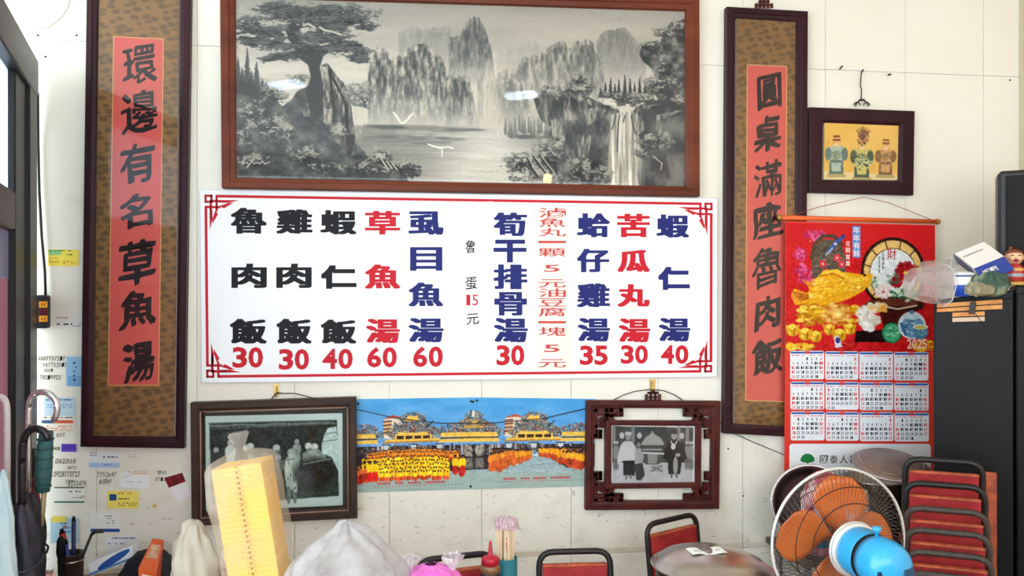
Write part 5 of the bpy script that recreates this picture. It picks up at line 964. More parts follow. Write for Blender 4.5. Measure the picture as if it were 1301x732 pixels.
# laughing figurine
fp = Cc + U * .312 + V * .055; fb = 1.9605
t = thing('laughing_figurine', 'small ceramic laughing child figurine in red striped robe with arm raised', 'figurine'); t.location = (fp.x, fp.y, fb); t.rotation_euler.z = -.45
sk = mat('ceramic_skin', (226, 176, 140), .25, coat=.5); rr = mat('ceramic_red', (176, 50, 46), .25, coat=.5); gd = mat('ceramic_gold', (206, 160, 84), .3, coat=.4)
MB().lathe([(.042, 0), (.044, .008), (.036, .016)], 20).build('base', gd, t)
MB().lathe([(.034, .014), (.044, .03), (.043, .055), (.034, .08), (.02, .095)], 24).build('robe', rr, t)
MB().lathe([(.0445, .036), (.0455, .044), (.0445, .05)], 24, cap=False).build('stripe', mat('ceramic_grey', (150, 150, 160), .3), t); MB().lathe([(.041, .062), (.0405, .068), (.038, .074)], 24, cap=False).build('stripe', gd, t)
hd = MB().sph((0, 0, .122), (.036, .033, .034), n=20); hd.sph((-.014, -.029, .117), (.012, .008, .01), n=10); hd.sph((.016, -.028, .117), (.012, .008, .01), n=10); hd.sph((0, -.034, .119), (.005, .005, .004), n=8); hd.sph((-.036, 0, .12), (.007, .006, .01), n=8); hd.sph((.036, 0, .12), (.007, .006, .01), n=8); hd.build('head', sk, t)
MB().sph((0, -.029, .107), (.011, .006, .007), n=12).build('mouth', mat('mouth_red', (140, 30, 34), .4), t)
for s in (-1, 1): MB().tube([(s * .02, -.030, .128), (s * .014, -.034, .131), (s * .008, -.033, .128)], .0015, 6).build('eye', m_black, t)
h = MB().sph((0, .004, .140), (.034, .032, .02), n=16); h.sph((-.012, 0, .162), (.008, .008, .008), n=10); h.build('hair', mat('brown_hair', (120, 60, 40), .4), t)
MB().tube([(-.036, 0, .06), (-.052, -.012, .07), (-.05, -.016, .095)], [.011, .010, .007], 10).build('arm', gd, t); MB().tube([(.036, 0, .062), (.05, -.016, .055), (.03, -.036, .056)], [.011, .010, .007], 10).build('arm', rr, t)
# goods on the cabinet
m_clear = filmmat('clear_tub', (216, 206, 204), .34, .12, .06, 9)
for k, lab in ((0, 'clear plastic tub lying on its side on cabinet corner, left of the blue carton'), (1, 'second clear plastic tub behind and above the first at cabinet corner')):
    t = thing('plastic_tub', lab, 'tub'); c = Q(1184 + k * 10, 362 - k * 14, 3.5 + k * .17); t.location = c
    M = Matrix.Rotation(-.12 - k * .2, 4, 'Z') @ Matrix.Rotation(math.pi / 2 + .06, 4, 'Y')
    if k: M = M @ Matrix.Scale(.8, 4)
    MB().lathe([(.06, -.1), (.066, -.095), (.082, .0), (.084, .05), (.09, .055), (.09, .06), (.082, .06)], 8, M=M, smooth=False, cap=False).build('body', m_clear, t)
    MB().lathe([(.001, -.1), (.06, -.1)], 8, M=M, smooth=False, cap=False).build('bottom', m_clear, t); MB().lathe([(.09, .056), (.094, .0575), (.09, .06)], 8, M=M, smooth=False, cap=False).build('rim', mat('clear_rim', (206, 204, 206), .2), t)
t = thing('blue_cup', 'blue and white paper cup under a foam lid on black cabinet', 'cup'); c = Q(1222, 377, 3.46); t.location = c
MB().lathe([(.028, 0), (.036, .09)], 24).build('body', mat('cup_blue', (36, 80, 190), .4), t); MB().lathe([(.0325, .05), (.0368, .078), (.0372, .085)], 24, cap=False).build('band', m_white, t)
MB().lathe([(.045, .09), (.05, .094), (.05, .1), (.03, .108)], 24).build('lid', mat('foam_lid', (206, 210, 214), .6), t); MB().sph((.045, -.03, .012), (.014, .012, .012), n=12).build('cap', m_white, t)
t = thing('open_carton', 'tilted white and blue open carton leaning against the black speaker', 'box')
o = Q(1213, 322, 3.5); a = Q(1268, 300, 3.56) - o; ua = a.normalized() * .165; dn = (Q(1238, 341, 3.42) - o); dd2 = Q(1248, 354, 3.42) - Q(1238, 341, 3.42)
t.location = o; mw = mat('carton_white', (226, 222, 218), .6); mbk = mat('carton_blue', (34, 62, 150), .5)
z0 = Vector((0, 0, 0))
def slab(name, p, e1, e2, m, th): MB().prism([p, p + e1, p + e1 + e2, p + e2], th).build(name, m, t)
thv = Vector((0, .003, -.003))
slab('top_panel', z0, ua, dn, mw, thv); slab('blue_panel', dn, ua, dd2 * 1.3, mbk, thv); slab('end_flap', z0 - ua * .05, dn * .95, dd2 * 1.2 - dn * .2, mat('flap_grey', (90, 92, 112), .6), thv); slab('back_panel', Vector((0, .01, 0)), ua, Vector((0, .02, -.06)), mw, thv)
mb = MB(); un = ua.normalized(); dnn = dn.normalized(); e = Vector((0, -.002, .002)); putl(mb, "MEDIPR", dn + dd2 * .85 + ua * .12 + e, un, -dd2.normalized(), .08, .022, .01)
mb.build('carton_text', m_white, t)
mb = MB()
for i in range(9): o0 = dn * .30 + ua * (.08 + i * .075) + e; mb.prism([o0, o0 + un * .006, o0 + un * .006 + dnn * .006, o0 + dnn * .006], (0, .0004, 0))
mb.build('carton_text', mat('carton_ink', (80, 80, 100), .5), t)
def bag(name, label, loc, prof, m, amp=.012, seed=0, sx=1, sy=1, freq=14, cat='bag', n=48, rot=0, group=None, knot=None):
    t = thing(name, label, cat, rotz=rot, group=group); t.location = loc
    def fn(v, a):
        q = Vector((v.x * freq, v.y * freq, v.z * freq * .6 + seed)); k = 1 + 0 * a
        d = mnoise.noise(q) * amp + mnoise.noise(q * 2.7) * amp * .5 + math.sin(a * 9 + v.z * 20 + seed) * amp * .25
        r = math.hypot(v.x, v.y) + 1e-6; return Vector((v.x * (1 + d / max(r, .02)) * sx, v.y * (1 + d / max(r, .02)) * sy, v.z + d * .4 * (v.z > .01)))
    P_ = []
    for (r0, z0_), (r1, z1_) in zip(prof, prof[1:]):
        for i in range(4): s = i / 4; P_.append((r0 + (r1 - r0) * s, z0_ + (z1_ - z0_) * s))
    P_.append(prof[-1]); MB().lathe(P_, n, fn=fn, cap=False).build('film', m, t); return t
gb = bag('green_bag', 'crumpled dark green printed bag below the open carton on cabinet', Q(1256, 377, 3.44), [(.02, 0), (.07, .01), (.085, .05), (.06, .09), (.02, .11)], mat('green_foil', (52, 84, 74), .3, col2=(170, 176, 150), scale=16, lo=.5, hi=.75), .02, 3, 1.05, .6, 20)
tb_ = bag('clear_bag', 'small crumpled clear bag lying between the blue cup and green bag', Q(1243, 376, 3.36), [(.01, 0), (.045, .008), (.05, .03), (.02, .055)], filmmat('grubby_film', (190, 180, 150), .6, .25, .2, 30), .02, 8, 1.2, .8, 26)
t = thing('hanging_remote', 'small black remote dangling over cabinet front on thin wire', 'remote', H(1236, 400, Cc - V * .02, V))
q = [H(a, b, Cc - V * .02, V) for a, b in ((1233, 384), (1240, 384), (1239, 399), (1231, 399))]; MB().prism(q, V * .014).build('body', mat('remote_black', (18, 18, 20), .4), t, bevel=.003)
MB().tube([H(a, b, Cc - V * .01, V) for a, b in ((1238, 384), (1240, 375), (1246, 372))], .002, 6).build('cord', m_black, t)
MB().tube([H(a, b, Cc - V * .006, V) for a, b in ((1272, 374), (1281, 388), (1284, 403), (1276, 417), (1262, 421), (1250, 414), (1242, 402), (1239, 399))], .0012, 5).build('wire_loop', m_wire, t)

# --- fan seen from behind
fc = Q(1066, 688, 2.75); t = thing('pedestal_fan', 'pedestal fan with blue motor and orange blades turned to the wall', 'fan', rotz=.07); t.location = (fc.x, fc.y, 0); zc = fc.z
m_or = mat('orange_blade', (206, 104, 34), .3, coat=.3, col2=(188, 88, 26), scale=8); m_bl = mat('fan_blue', (40, 160, 216), .3, coat=.4); m_cw = mat('cage_wire', (92, 86, 82), .35, .7); m_rim = mat('cage_rim', (214, 214, 210), .3, .4)
Rc = .25
def ring(r, y, rad, m, name, n=64): return MB().tube([(r * math.cos(a), y, zc + r * math.sin(a)) for a in [2 * math.pi * k / n for k in range(n)]], rad, 6, closed=True).build(name, m, t)
ring(Rc, 0, .0055, m_rim, 'rim'); ring(.088, -.085, .005, m_rim, 'rear_ring')
def dome(s, r0, y0, n, twist, name, m):
    mb = MB()
    for k in range(n):
        a0 = 2 * math.pi * k / n; pts = []
        for i in range(7): q = i / 6; r = r0 + (Rc - r0) * q; y = y0 * (1 - q ** 3); a = a0 + twist * (1 - q); pts.append((r * math.cos(a), y, zc + r * math.sin(a)))
        mb.tube(pts, .0011, 4, cap=False)
    o = mb.build(name, m, t); o['kind'] = 'stuff'; return o
dome(-1, .088, -.085, 84, .5, 'rear_grille', m_cw); dome(1, .055, .095, 84, .9, 'front_grille', m_cw)
for r, y in ((.15, -.082), (.2, -.062)): ring(r, y, .0018, mat('dark_ring', (40, 36, 34), .4, .5), 'grille_ring')
for r, y in ((.10, .094), (.16, .088), (.215, .05)): ring(r, y, .0018, MATS['dark_ring'], 'grille_ring')
MB().lathe([(.001, .1), (.05, .1), (.055, .095)], 24, M=Matrix.Translation((0, 0, zc)) @ Matrix.Rotation(-math.pi / 2, 4, 'X')).build('front_badge', m_bl, t)
My = Matrix.Translation((0, 0, zc)) @ Matrix.Rotation(math.pi / 2, 4, 'X')       # local +z of the profile points back to the viewer
MB().lathe([(.03, -.03), (.034, -.02), (.034, .03), (.02, .05)], 24, M=My).build('blade_hub', mat('hub_dark', (90, 50, 26), .4), t)
for k in range(4):
    a0 = math.radians((78, 166, 262, 352)[k]); vs = []; fs = []; nr, na = 9, 9
    for i in range(nr):
        q = i / (nr - 1); r = .03 + .19 * q; wd = math.radians(16 + 24 * math.sin(math.pi * min(1, .15 + q * .8)))
        if q > .85: wd *= 1 - (q - .85) * 3.2
        for j in range(na): s = j / (na - 1) * 2 - 1; a = a0 + s * wd + .12 * q; vs.append((r * math.cos(a), .02 + s * .022 * (1 - .4 * q), zc + r * math.sin(a)))
    for i in range(nr - 1):
        for j in range(na - 1): b = i * na + j; fs.append((b, b + 1, b + na + 1, b + na))
    mb = MB().add(vs, fs, smooth=True); o = mb.build('blade', m_or, t); sd = o.modifiers.new('s', 'SOLIDIFY'); sd.thickness = .003
MB().lathe([(.086, .075), (.09, .085), (.09, .10), (.084, .105)], 40, M=My).build('motor_collar', m_rim, t)
MB().lathe([(.080, .10), (.082, .12), (.079, .175), (.078, .18)], 40, M=My).build('motor_front', m_bl, t); MB().lathe([(.0785, .18), (.0785, .197)], 40, M=My).build('motor_band', m_black, t)
MB().lathe([(.078, .197), (.079, .22), (.076, .26), (.066, .285), (.045, .3), (.001, .305)], 40, M=My).build('motor_housing', m_bl, t)
MB().box((.016, -.306, zc - .05), (.062, -.25, zc + .005), bev=.008).build('rear_recess', mat('deep_blue', (16, 60, 90), .4), t)
MB().lathe([(.006, 0), (.006, .02), (.013, .022), (.013, .034), (.004, .036)], 14, M=Matrix.Translation((-.01, -.215, zc + .076))).build('oscillation_knob', m_bl, t)
v_ = MB()
for i in range(7): v_.box((-.06 + i * .006, -.297, zc - .035), (-.057 + i * .006, -.262, zc - .004))
v_.build('vent_slots', mat('vent_dark', (14, 50, 76), .5), t)
MB().tube([(0, -.18, .03), (0, -.18, zc - .07)], .014, 12).build('pole', m_rim, t); MB().lathe([(.15, 0), (.15, .012), (.03, .035)], 32, M=Matrix.Translation((0, -.18, 0))).build('base', m_bl, t)

# --- steel ware by the wall
m_dish = mat('brushed_steel', (176, 168, 164), .25, 1, bump=.02); m_dish2 = mat('worn_steel', (190, 184, 180), .3, 1, col2=(150, 140, 134), scale=8)
t = thing('steel_bowl', 'large steel bowl leaning upright against wall left of the fan', 'bowl'); c = Q(1031, 641, 3.86); t.location = (c.x, c.y, c.z)
M = Matrix.Rotation(-.25, 4, 'Z') @ Matrix.Rotation(math.pi / 2 - .16, 4, 'X')
MB().lathe([(.001, -.085), (.07, -.085), (.12, -.068), (.158, -.035), (.175, .0), (.19, .004), (.192, .0), (.176, -.004), (.16, -.04), (.12, -.074), (.07, -.09), (.001, -.09)], 56, M=M, cap=False).build('body', m_dish, t); MB().tube([M @ Vector((.19 * math.cos(a), .19 * math.sin(a), .002)) for a in [k * math.pi / 28 for k in range(56)]], .0035, 6, closed=True).build('rim', m_steel, t)
t = thing('steel_pot', 'round steel pot behind the fan below calendar, under a dull round tray', 'pot'); t.location = (2.26, -.215, .7)
MB().lathe([(.14, 0), (.148, .01), (.148, .315), (.154, .32), (.154, .326), (.146, .326), (.144, .02), (.001, .015)], 48, cap=False).build('body', m_dish2, t)
for s in (-1, 1): MB().tube([(s * .148, -.03, .25), (s * .175, -.025, .255), (s * .175, .025, .255), (s * .148, .03, .25)], .005, 8).build('handle', m_steel, t)
t = thing('steel_tray', 'wide dull round steel tray tilted on top of the pot in front of calendar', 'tray'); c = Q(1132, 589, 3.85); t.location = (c.x, c.y, c.z)
M = Matrix.Rotation(-.1, 4, 'Z') @ Matrix.Rotation(.27, 4, 'X'); MB().lathe([(.172, -.012), (.176, -.008), (.168, -.002), (.15, .008), (.1, .02), (.04, .026), (.001, .027)], 56, M=M, cap=False).build('body', mat('dull_steel', (168, 156, 152), .38, .9, col2=(140, 120, 118), scale=9), t); MB().lathe([(.14, .0105), (.143, .013), (.146, .0105)], 48, M=M, cap=False).build('ridge', m_steel, t)
bag('red_bag', 'red striped plastic bag behind the upper fan blades', (1.93, -.33, .7), [(.04, 0), (.1, .01), (.115, .12), (.11, .28), (.07, .36), (.02, .39)], mat('red_stripe_bag', (196, 60, 80), .4, col2=(226, 196, 200), scale=9, stretch=(3, 3, .4), bump=.2, lo=.45, hi=.6), .015, 2, 1, .6)
bag('newspaper_bundle', 'crumpled pale paper bundle behind right side of fan', (2.06, -.33, .7), [(.05, 0), (.09, .02), (.095, .2), (.07, .3), (.01, .33)], mat('newsprint', (206, 198, 188), .8, col2=(196, 130, 120), scale=26, lo=.6, hi=.8, bump=.5), .02, 5, 1, .6, cat='paper')
# --- big pot with lid and slip of paper
pc = Q(905, 721, 2.95); t = thing('large_pot', 'large dark pot on table at lower right, left of the fan', 'pot'); t.location = (pc.x, pc.y, .74)
MB().lathe([(.18, 0), (.19, .01), (.205, .1), (.205, pc.z - .742)], 56, cap=True).build('body', mat('pot_dark', (40, 36, 34), .3, .7), t)
t = thing('domed_lid', 'shiny domed steel lid covering the large pot', 'lid'); t.location = (pc.x, pc.y, pc.z); M = Matrix.Rotation(.05, 4, 'Y')
MB().lathe([(.208, -.004), (.224, -.001), (.225, .003), (.212, .008), (.205, .014), (.18, .036), (.13, .054), (.07, .064), (.001, .068)], 64, M=M, cap=False).build('dome', mat('polished_steel', (196, 186, 178), .27, 1, bump=.02, bscale=8), t)
t = thing('paper_slip', 'small folded printed paper slip resting on the domed lid', 'paper'); t.location = (pc.x - .03, pc.y - .02, pc.z + .067)
mb = MB(); vs = [(-.065 + .13 * i / 8, (-.035, .04)[j], .003 * math.sin(i * 1.1) + (.0 if j else .002)) for j in (0, 1) for i in range(9)]; mb.add(vs, [(i, i + 1, i + 10, i + 9) for i in range(8)]); o = mb.build('sheet', m_white, t); o.modifiers.new('s', 'SOLIDIFY').thickness = .0015
mb = MB(); [mb.box((-.05 + .02 * i, -.01 + .012 * (i % 2), .0055), (-.036 + .02 * i, -.006 + .012 * (i % 2), .006)) for i in range(5)]; mb.build('printing', mat('slip_ink', (110, 90, 110), .6), t)
# --- sauce bottle and chopsticks
p = Q(623, 700, 3.0); t = thing('sauce_bottle', 'squeeze bottle of dark sauce with pointed red cap', 'bottle'); t.location = (p.x, p.y, .74)
MB().lathe([(.036, 0), (.0385, .006), (.0385, .135), (.0382, .14)], 32).build('sauce', mat('dark_sauce', (40, 34, 40), .2, coat=.5), t); MB().lathe([(.0385, .14), (.0388, .158), (.036, .165), (.033, .168)], 32).build('shoulder', mat('brown_film', (130, 92, 66), .3, coat=.5), t)
MB().lathe([(.0325, .166), (.033, .192), (.029, .196), (.014, .2), (.0095, .205), (.0055, .25), (.004, .256), (.001, .257)], 28).build('nozzle_cap', mat('red_cap', (176, 24, 50), .35), t)
p = Q(643, 700, 3.08); t = thing('chopstick_canister', 'teal canister behind the red-capped sauce bottle', 'canister'); t.location = (p.x, p.y, .74); hz = 1.9 - (708 - 380) * 3.08 / F - .74
MB().lathe([(.041, 0), (.043, .004), (.043, hz), (.040, hz), (.040, .02), (.001, .02)], 32, cap=False).build('body', mat('teal_tin', (20, 110, 124), .4, col2=(60, 120, 90), scale=16, lo=.55, hi=.75), t)
for k in range(11):
    a = k * 2.4; r = .028 * (k / 11) ** .5; top = 1.9 - (668 + (k * 7) % 9 - 380) * 3.08 / F - .74
    tt = thing('wrapped_chopsticks', 'paper-wrapped chopsticks with red print standing in teal canister', 'chopsticks', group='wrapped chopsticks in the canister'); tt.location = (p.x + r * math.cos(a), p.y + r * math.sin(a), .762); tt.rotation_euler = (.02 * math.sin(k), .04 * math.cos(k * 1.3), k * .4)
    hh = top - .022; MB().box((-.007, -.003, 0), (.007, .003, hh), bev=.001).build('paper_sleeve', mat('chop_sleeve', (232, 210, 176), .6), tt); MB().box((-.0055, -.0036, hh * .72), (.0055, -.003, hh * .72 + .03)).build('printing', m_red, tt); MB().box((-.0045, -.0036, hh * .88), (.0045, -.003, hh * .9)).build('printing', m_red, tt)
bag('film_tuft', 'pale pink plastic film bunched on top of the chopsticks', (p.x, p.y, .74 + 1.9 - (672 - 380) * 3.08 / F - .74), [(.04, 0), (.045, .015), (.042, .03), (.02, .042)], filmmat('pink_film', (226, 196, 212), .55, .2, .35, 60), .02, 4, 1, 1, 40, cat='plastic wrap')
# --- bags on the table
p = Q(441, 720, 2.6); bag('white_bag', 'large rumpled translucent white bag in lower middle left of photo', (p.x, p.y, .74), [(.06, 0), (.17, .02), (.19, .15), (.188, .24), (.165, .31), (.12, .36), (.07, .40), (.02, .435), (.005, .44)], filmmat('white_film', (206, 205, 208), .55, .25, .3, 9), .026, 1, 1, .8, 9, n=72)
p = Q(247, 720, 2.9); bag('foam_bag', 'knotted cream-white bag just left of the yellow foam boxes', (p.x, p.y, .74), [(.04, 0), (.075, .01), (.082, .12), (.08, .22), (.06, .28), (.035, .32), (.03, .345), (.01, .36)], filmmat('cream_film', (226, 220, 204), .9, .35, .1, 9), .022, 6, 1, .8, 12)
p = Q(548, 728, 2.7); bag('pink_bag', 'knotted clear bag of bright pink filling, left of sauce bottle', (p.x, p.y, .74), [(.03, 0), (.085, .01), (.105, .1), (.1, .2), (.07, .25), (.02, .268)], mat('pink_fill', (216, 90, 190), .25, coat=.6, bump=.2, col2=(232, 130, 206), scale=12), .012, 9, 1.05, .8)
for dx, lab in ((-.075, 'left clear knot of plastic tied above the pink bag'), (.07, 'right clear knot of plastic tied above the pink bag')):
    bag('bag_knot', lab, (p.x + dx, p.y, .985), [(.008, 0), (.012, .012), (.03, .035), (.034, .05)], filmmat('knot_film', (236, 226, 234), .6, .2, .25, 40), .012, 3, 1, 1, 40, cat='plastic wrap')
# --- yellow foam boxes in a clear bag
st_ = thing('clear_long_bag', 'tall clear bag around the stack of yellow foam boxes, knotted at top', 'bag'); pb = Q(331, 732, 2.72); pt = Q(308, 588, 2.72); pb = pb + (pb - pt) * ((pb.z - .745) / (pt.z - pb.z)); ax = pt - pb; Ln = ax.length
tilt = math.atan2(ax.dot(RT), ax.z); Mr = Matrix.Rotation(-YAW, 4, 'Z') @ Matrix.Rotation(tilt, 4, 'Y')
st_.location = pb
m_foam = mat('yellow_foam', (251, 200, 72), .6); n_ = 34; hh = Ln / n_; proto = None
def tray():
    t = thing('foam_box', 'yellow foam takeout box nested in the tall stack inside clear bag', 'foam box', group='yellow foam boxes stacked in the clear bag')
    mb = MB(); w1, w2 = .084, .07
    for r in ((-1, -.004), (1, .004)):
        s = r[0]; a = (0, s * w1); x0, x1 = sorted((s * .003, s * w1)); mb.box((x0, -.065, 0), (x1, .065, hh * .995), bev=.0015)
    mb.build('tray', m_foam, t); mb = MB(); mb.box((-.013, -.073, hh * .2), (.013, -.06, hh * .65), bev=.002); mb.build('hinge', mat('foam_hinge', (244, 196, 84), .55), t); return t
for k in range(n_):
    if k == 0: proto = tray(); o = proto
    else:
        o = proto.copy(); COL.objects.link(o)
        for ch in proto.children: c2 = ch.copy(); c2.parent = o; COL.objects.link(c2)
    o.location = pb + ax * (k / n_); o.rotation_euler = (Mr @ Matrix.Rotation(.004 * math.sin(k * 1.7), 4, 'Z')).to_euler()
def bfn(v, a):
    k = Vector((v.x * 9, v.y * 9, v.z * 5)); d = mnoise.noise(k) * .012 + mnoise.noise(k * 3) * .006 + .004 * math.sin(a * 5 + v.z * 12)
    c_, s_ = math.cos(a), math.sin(a); sq = 1 / max(abs(c_), abs(s_)) ** .7; r = math.hypot(v.x, v.y) * 1.1; return Vector((c_ * (r * sq + d), s_ * (r * .88 * sq + d), v.z))
prof = [(.085, 0), (.097, .01)] + [(.1, Ln * i / 14) for i in range(1, 14)] + [(.098, Ln), (.085, Ln + .02), (.05, Ln + .035), (.02, Ln + .045), (.012, Ln + .055), (.02, Ln + .075), (.028, Ln + .095), (.022, Ln + .105)]
mb = MB().lathe(prof, 48, fn=bfn, cap=False); mb.v = [tuple(Mr @ Vector(v)) for v in mb.v]; mb.build('film', filmmat('stack_film', (214, 206, 198), .3, .2, .16, 6), st_)

# --- things on the left side table
def on(px, d, z=.66): p = Q(px, 720, d); return Vector((p.x, p.y, z))
p = on(90, 3.5); t = thing('pen_pot', 'dark brown round pot holding pens and tools beside the umbrellas', 'pot'); t.location = p
MB().lathe([(.045, 0), (.048, .004), (.052, .125), (.055, .128), (.055, .134), (.049, .134), (.047, .01), (.001, .008)], 32, cap=False).build('body', mat('brown_pot', (64, 50, 46), .4, .3), t); MB().lathe([(.053, .1), (.055, .103), (.053, .106)], 32, cap=False).build('band', m_steel, t)
for nm, lab, a, b, r, c_ in (('marker_pen', 'dark blue marker standing in the pen pot', (.01, 0, .01), (.008, .01, .27), .009, (34, 48, 92)), ('red_tool', 'red-handled tool leaning in the pen pot', (0, .0, .01), (-.035, 0, .22), .013, (176, 40, 44)), ('blue_marker', 'short blue marker beside the red tool in pen pot', (.0, -.02, .01), (-.01, -.02, .18), .008, (40, 60, 140)), ('black_tool', 'black bent-neck tool leaning right out of the pen pot', (.01, -.01, .01), (.085, 0, .21), .006, (24, 24, 28))):
    tt = thing(nm, lab, 'tool'); tt.location = p; mb = MB().tube([a, [(a[i] + b[i]) / 2 for i in range(3)], b], [r * .8, r, r], 10); mb.build('barrel', mat(nm, c_, .35), tt)
    v = Vector(b) - Vector(a); e = Vector(b) + v.normalized() * .02
    if nm == 'black_tool': MB().tube([b, (b[0] + .015, 0, b[2] + .012), (b[0] + .05, 0, b[2] + .012)], .008, 8).build('head', mat('black_tool', c_, .35), tt)
    else: MB().tube([b, e], [r, r * .5], 10).build('cap', m_black, tt)
p = on(60, 3.45); bag('grey_tool_roll', 'dark grey grip sticking out above the red tool', p + Vector((.055, 0, .0)), [(.01, 0), (.012, .12), (.018, .15), (.016, .2), (.008, .215)], m_black, .002, 1, cat='tool')
t = thing('toothpaste_carton', 'white carton with blue swoosh lying tilted beside pen pot', 'box'); a, b = Q(112, 716, 3.4), Q(168, 694, 3.45); t.location = a; u = (b - a); w = Vector((0, .05, 0)); dn_ = Vector((.008, -.0, -.055))
MB().prism([-dn_ * .0, u, u + dn_, dn_], w).build('body', mat('carton_paper', (226, 232, 238), .5), t)
mb = MB(); c0 = u * .56 + dn_ * .45
mb.prism([c0 + u * .38 * math.cos(k * .3142) * 1 + dn_ * (.3 * math.sin(k * .3142) - .25 * math.cos(k * .3142)) + Vector((0, -.001, 0)) for k in range(20)], (0, .0008, 0)); mb.build('swoosh', mat('swoosh_blue', (30, 76, 160), .4), t)
MB().prism([dn_ * .75 + Vector((0, -.001, 0)), u * .9 + dn_ * .8 + Vector((0, -.001, 0)), u * .9 + dn_ * .95 + Vector((0, -.001, 0)), dn_ * .95 + Vector((0, -.001, 0))], (0, .0008, 0)).build('stripe', mat('stripe_blue', (70, 130, 190), .4), t)
t = thing('orange_carton', 'long orange carton standing on edge in front of black bag', 'box'); o = Q(176, 735, 3.2); o.z = .67; t.location = o
f0 = Q(176, 722, 3.2) - o; f1 = Q(199, 727, 3.2) - o; tp0 = Q(194, 684, 3.45) - o; tp1 = Q(208, 686, 3.45) - o; dn_ = Vector((0, 0, -.1))
m_oc = mat('orange_carton', (226, 100, 44), .45, col2=(208, 84, 36), scale=10)
MB().add([f0, f1, tp1, tp0] + [v + dn_ for v in (f0, f1, tp1, tp0)], [(0, 1, 2, 3), (7, 6, 5, 4), (4, 5, 1, 0), (5, 6, 2, 1), (6, 7, 3, 2), (7, 4, 0, 3)]).build('body', m_oc, t)
e = Vector((0, -.001, 0)); MB().prism([f0 * .8 + f1 * .2 + dn_ * .2 + e, f0 * .2 + f1 * .8 + dn_ * .2 + e, f0 * .2 + f1 * .8 + dn_ * .75 + e, f0 * .8 + f1 * .2 + dn_ * .75 + e], (0, .0008, 0)).build('end_label', mat('label_pale', (236, 214, 200), .5), t)
e = Vector((0, -.001, .001)); gq = lambda s, r: (f0 * (1 - r) + tp0 * r) * (1 - s) + (f1 * (1 - r) + tp1 * r) * s + e
MB().prism([gq(.15, .35), gq(.85, .35), gq(.85, .8), gq(.15, .8)], (0, 0, -.0008)).build('print_panel', mat('panel_brown', (196, 130, 90), .5, col2=(220, 190, 160), scale=40), t)
bag('black_bag', 'slumped black bag behind the orange carton', on(192, 3.42), [(.05, 0), (.11, .01), (.115, .07), (.09, .13), (.05, .165), (.01, .172)], mat('black_fabric', (20, 22, 32), .6), .012, 2, 1.05, .8)
p = on(134, 3.25); t = thing('small_jar', 'small jar of brown contents in front of the white carton', 'jar'); t.location = p
MB().lathe([(.03, 0), (.034, .005), (.034, .06), (.028, .07)], 24).build('body', mat('jar_brown', (196, 166, 146), .2, coat=.5), t); MB().lathe([(.03, .07), (.031, .08), (.001, .082)], 24).build('lid', mat('jar_lid', (220, 218, 214), .3), t)
bag('yellow_pouch', 'pale yellow pouch top beside the orange carton', on(158, 3.22), [(.03, 0), (.055, .01), (.05, .05), (.02, .068)], mat('pouch_yellow', (206, 190, 130), .5), .01, 7, 1, .6)
bag('snack_wrappers', 'crumpled colourful wrappers beside the umbrella cluster', on(62, 3.2), [(.02, 0), (.06, .02), (.065, .1), (.03, .15)], mat('wrappers', (226, 220, 206), .4, col2=(206, 90, 110), scale=14, lo=.45, hi=.6), .02, 5, .8, .7, 20, cat='wrapper')
# --- umbrellas in a bucket on a stool
sp = Q(38, 732, 2.7); t = thing('wooden_stool', 'small wooden stool under the umbrella bucket', 'stool', (sp.x, sp.y, 0))
MB().lathe([(.09, .63), (.095, .64), (.095, .655), (.09, .66)], 24, M=Matrix.Translation((sp.x, sp.y, 0))).build('seat', m_top, t)
for k in range(4): a = k * 1.571 + .785; MB().tube([(sp.x + .09 * math.cos(a), sp.y + .09 * math.sin(a), 0), (sp.x + .06 * math.cos(a), sp.y + .06 * math.sin(a), .635)], .011, 8).build('leg', m_top, t)
t = thing('umbrella_bucket', 'grey bucket holding the umbrellas beside the door', 'bucket', (sp.x, sp.y, .66)); MB().lathe([(.07, .66), (.088, .93), (.091, .93), (.075, .665), (.001, .665)], 28, M=Matrix.Translation((sp.x, sp.y, 0)), cap=False).build('body', mat('bucket_grey', (110, 112, 118), .5), t)
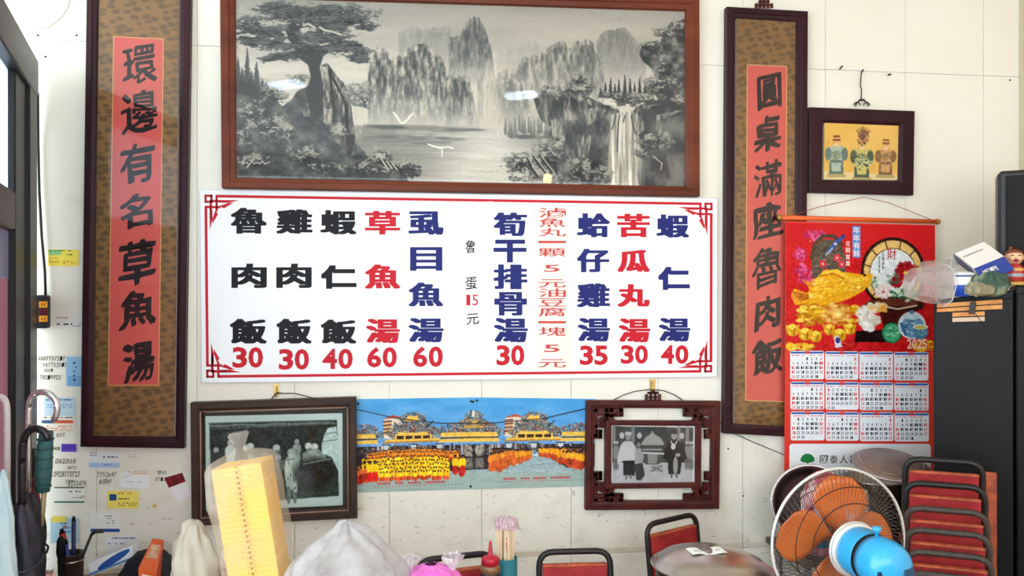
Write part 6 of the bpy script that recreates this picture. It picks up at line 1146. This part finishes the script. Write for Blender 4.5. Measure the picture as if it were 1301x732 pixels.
def umbrella(label, pts, r, mh, canopy=None, mc=None, cr=.03, shaft=None, nm='umbrella'):
    t = thing(nm, label, 'umbrella', Vector((Q(*pts[0]).x, Q(*pts[0]).y, .67)))
    P3 = [Q(*p) for p in pts]; sm = [P3[0]]
    for i in range(1, len(P3) - 1): sm += arc((P3[i - 1] + P3[i]) / 2 if i > 1 else P3[0] * .3 + P3[1] * .7, P3[i], (P3[i] + P3[i + 1]) / 2, 5)
    sm.append(P3[-1]); MB().tube(sm, r, 10).build('handle', mh, t)
    foot = Vector((sp.x + (P3[0].x - sp.x) * .5, sp.y + (P3[0].y - sp.y) * .5, .69)); MB().tube([foot, P3[0]], .005, 8).build('shaft', shaft or m_steel, t)
    if canopy:
        tp, pyt = Q(*canopy), 0; n = 15; mb = MB(); C_ = [foot + (tp - foot) * (i / (n - 1)) for i in range(n)]
        vs = []; m_ = 26
        for i, c in enumerate(C_):
            q = i / (n - 1); rr_ = cr * (.35 + .65 * math.sin(math.pi * min(1, .12 + q * .8)) ** .7) * (1 if q < .95 else .55)
            for k in range(m_): a = 2 * math.pi * k / m_; w_ = rr_ * (1 + .28 * math.sin(a * 4 + q * 7) + .1 * math.sin(a * 9 - q * 12)); vs.append(c + Vector((math.cos(a) * w_, math.sin(a) * w_, 0)))
        mb.add(vs, [(i * m_ + k, i * m_ + (k + 1) % m_, (i + 1) * m_ + (k + 1) % m_, (i + 1) * m_ + k) for i in range(n - 1) for k in range(m_)], 0, True); mb.build('canopy', mc, t); MB().tube([C_[9] + Vector((cr * 1.25 * math.cos(a), cr * 1.25 * math.sin(a), .02 * math.sin(a))) for a in [k * .524 for k in range(12)]], .004, 6, closed=True).build('tie_strap', mc, t)
    return t
m_chr = mat('pale_steel', (206, 204, 206), .25, .85)
umbrella('umbrella with tall shiny steel crook handle, beside the door', [(36, 640, 2.7), (36, 560, 2.7), (36, 528, 2.7), (38, 503, 2.7), (56, 496, 2.7), (72, 508, 2.7), (73, 522, 2.7), (69, 534, 2.7)], .0105, m_chr, (36, 628, 2.7), mat('dark_canopy', (30, 30, 40), .55), .046)
umbrella('umbrella with black plastic crook handle in front of the steel one', [(28, 650, 2.62), (28, 600, 2.62), (28, 570, 2.62), (32, 550, 2.62), (46, 543, 2.62), (60, 551, 2.62), (60, 560, 2.62)], .0125, mat('black_handle', (24, 24, 28), .3), (27, 640, 2.62), mat('navy_canopy', (44, 44, 58), .5), .045)
t = umbrella('folded umbrella with thick teal green grip beside steel crook handle', [(52, 668, 2.72), (55, 640, 2.72), (56, 620, 2.72), (57, 600, 2.72)], .009, mat('gold_shaft', (176, 160, 130), .35, .5)); tq = [Q(54, 625, 2.72), Q(55, 600, 2.72), Q(57, 570, 2.72), Q(59, 548, 2.72)]
MB().tube(tq, [.022, .027, .025, .021], 16).build('grip', mat('teal_grip', (44, 92, 98), .6, bump=.6, bscale=60, col2=(40, 78, 66), scale=9), t)
for k in range(6): c = Q(54.2 + k * .7, 618 - k * 12, 2.72); MB().lathe([(.0262, -.003), (.0278, 0), (.0262, .003)], 16, M=Matrix.Translation(c), cap=False).build('grip_ring', mat('teal_ring', (30, 66, 74), .6), t)
umbrella('pale umbrella with whitish crook at far left edge over blue raincoat', [(9, 640, 2.66), (9, 560, 2.66), (9, 530, 2.66), (8, 508, 2.66), (-4, 502, 2.66), (-14, 512, 2.66)], .011, mat('white_handle', (206, 200, 200), .3), (9, 640, 2.66), mat('pink_canopy', (206, 130, 150), .5, col2=(226, 190, 206), scale=10), .03)
bag('blue_raincoat', 'light blue folded raincoat at lower left edge beside umbrellas', (Q(4, 732, 2.55).x, Q(4, 732, 2.55).y, .0), [(.05, .0), (.055, .3), (.05, .7), (.055, .95), (.04, 1.2), (.02, 1.32), (.004, 1.36)], mat('pale_blue_film', (176, 208, 224), .4, col2=(206, 226, 236), scale=9, bump=.3), .01, 3, .8, .8, 9, cat='raincoat')
umbrella('folded dark red umbrella squeezed behind the black handled one', [(44, 660, 2.78), (43, 640, 2.78), (43, 600, 2.78), (42, 570, 2.78)], .007, m_blackmetal, (43, 605, 2.78), mat('maroon_canopy', (120, 36, 48), .5), .02)
for o in bpy.data.objects:
    if '_o' in o: del o['_o']
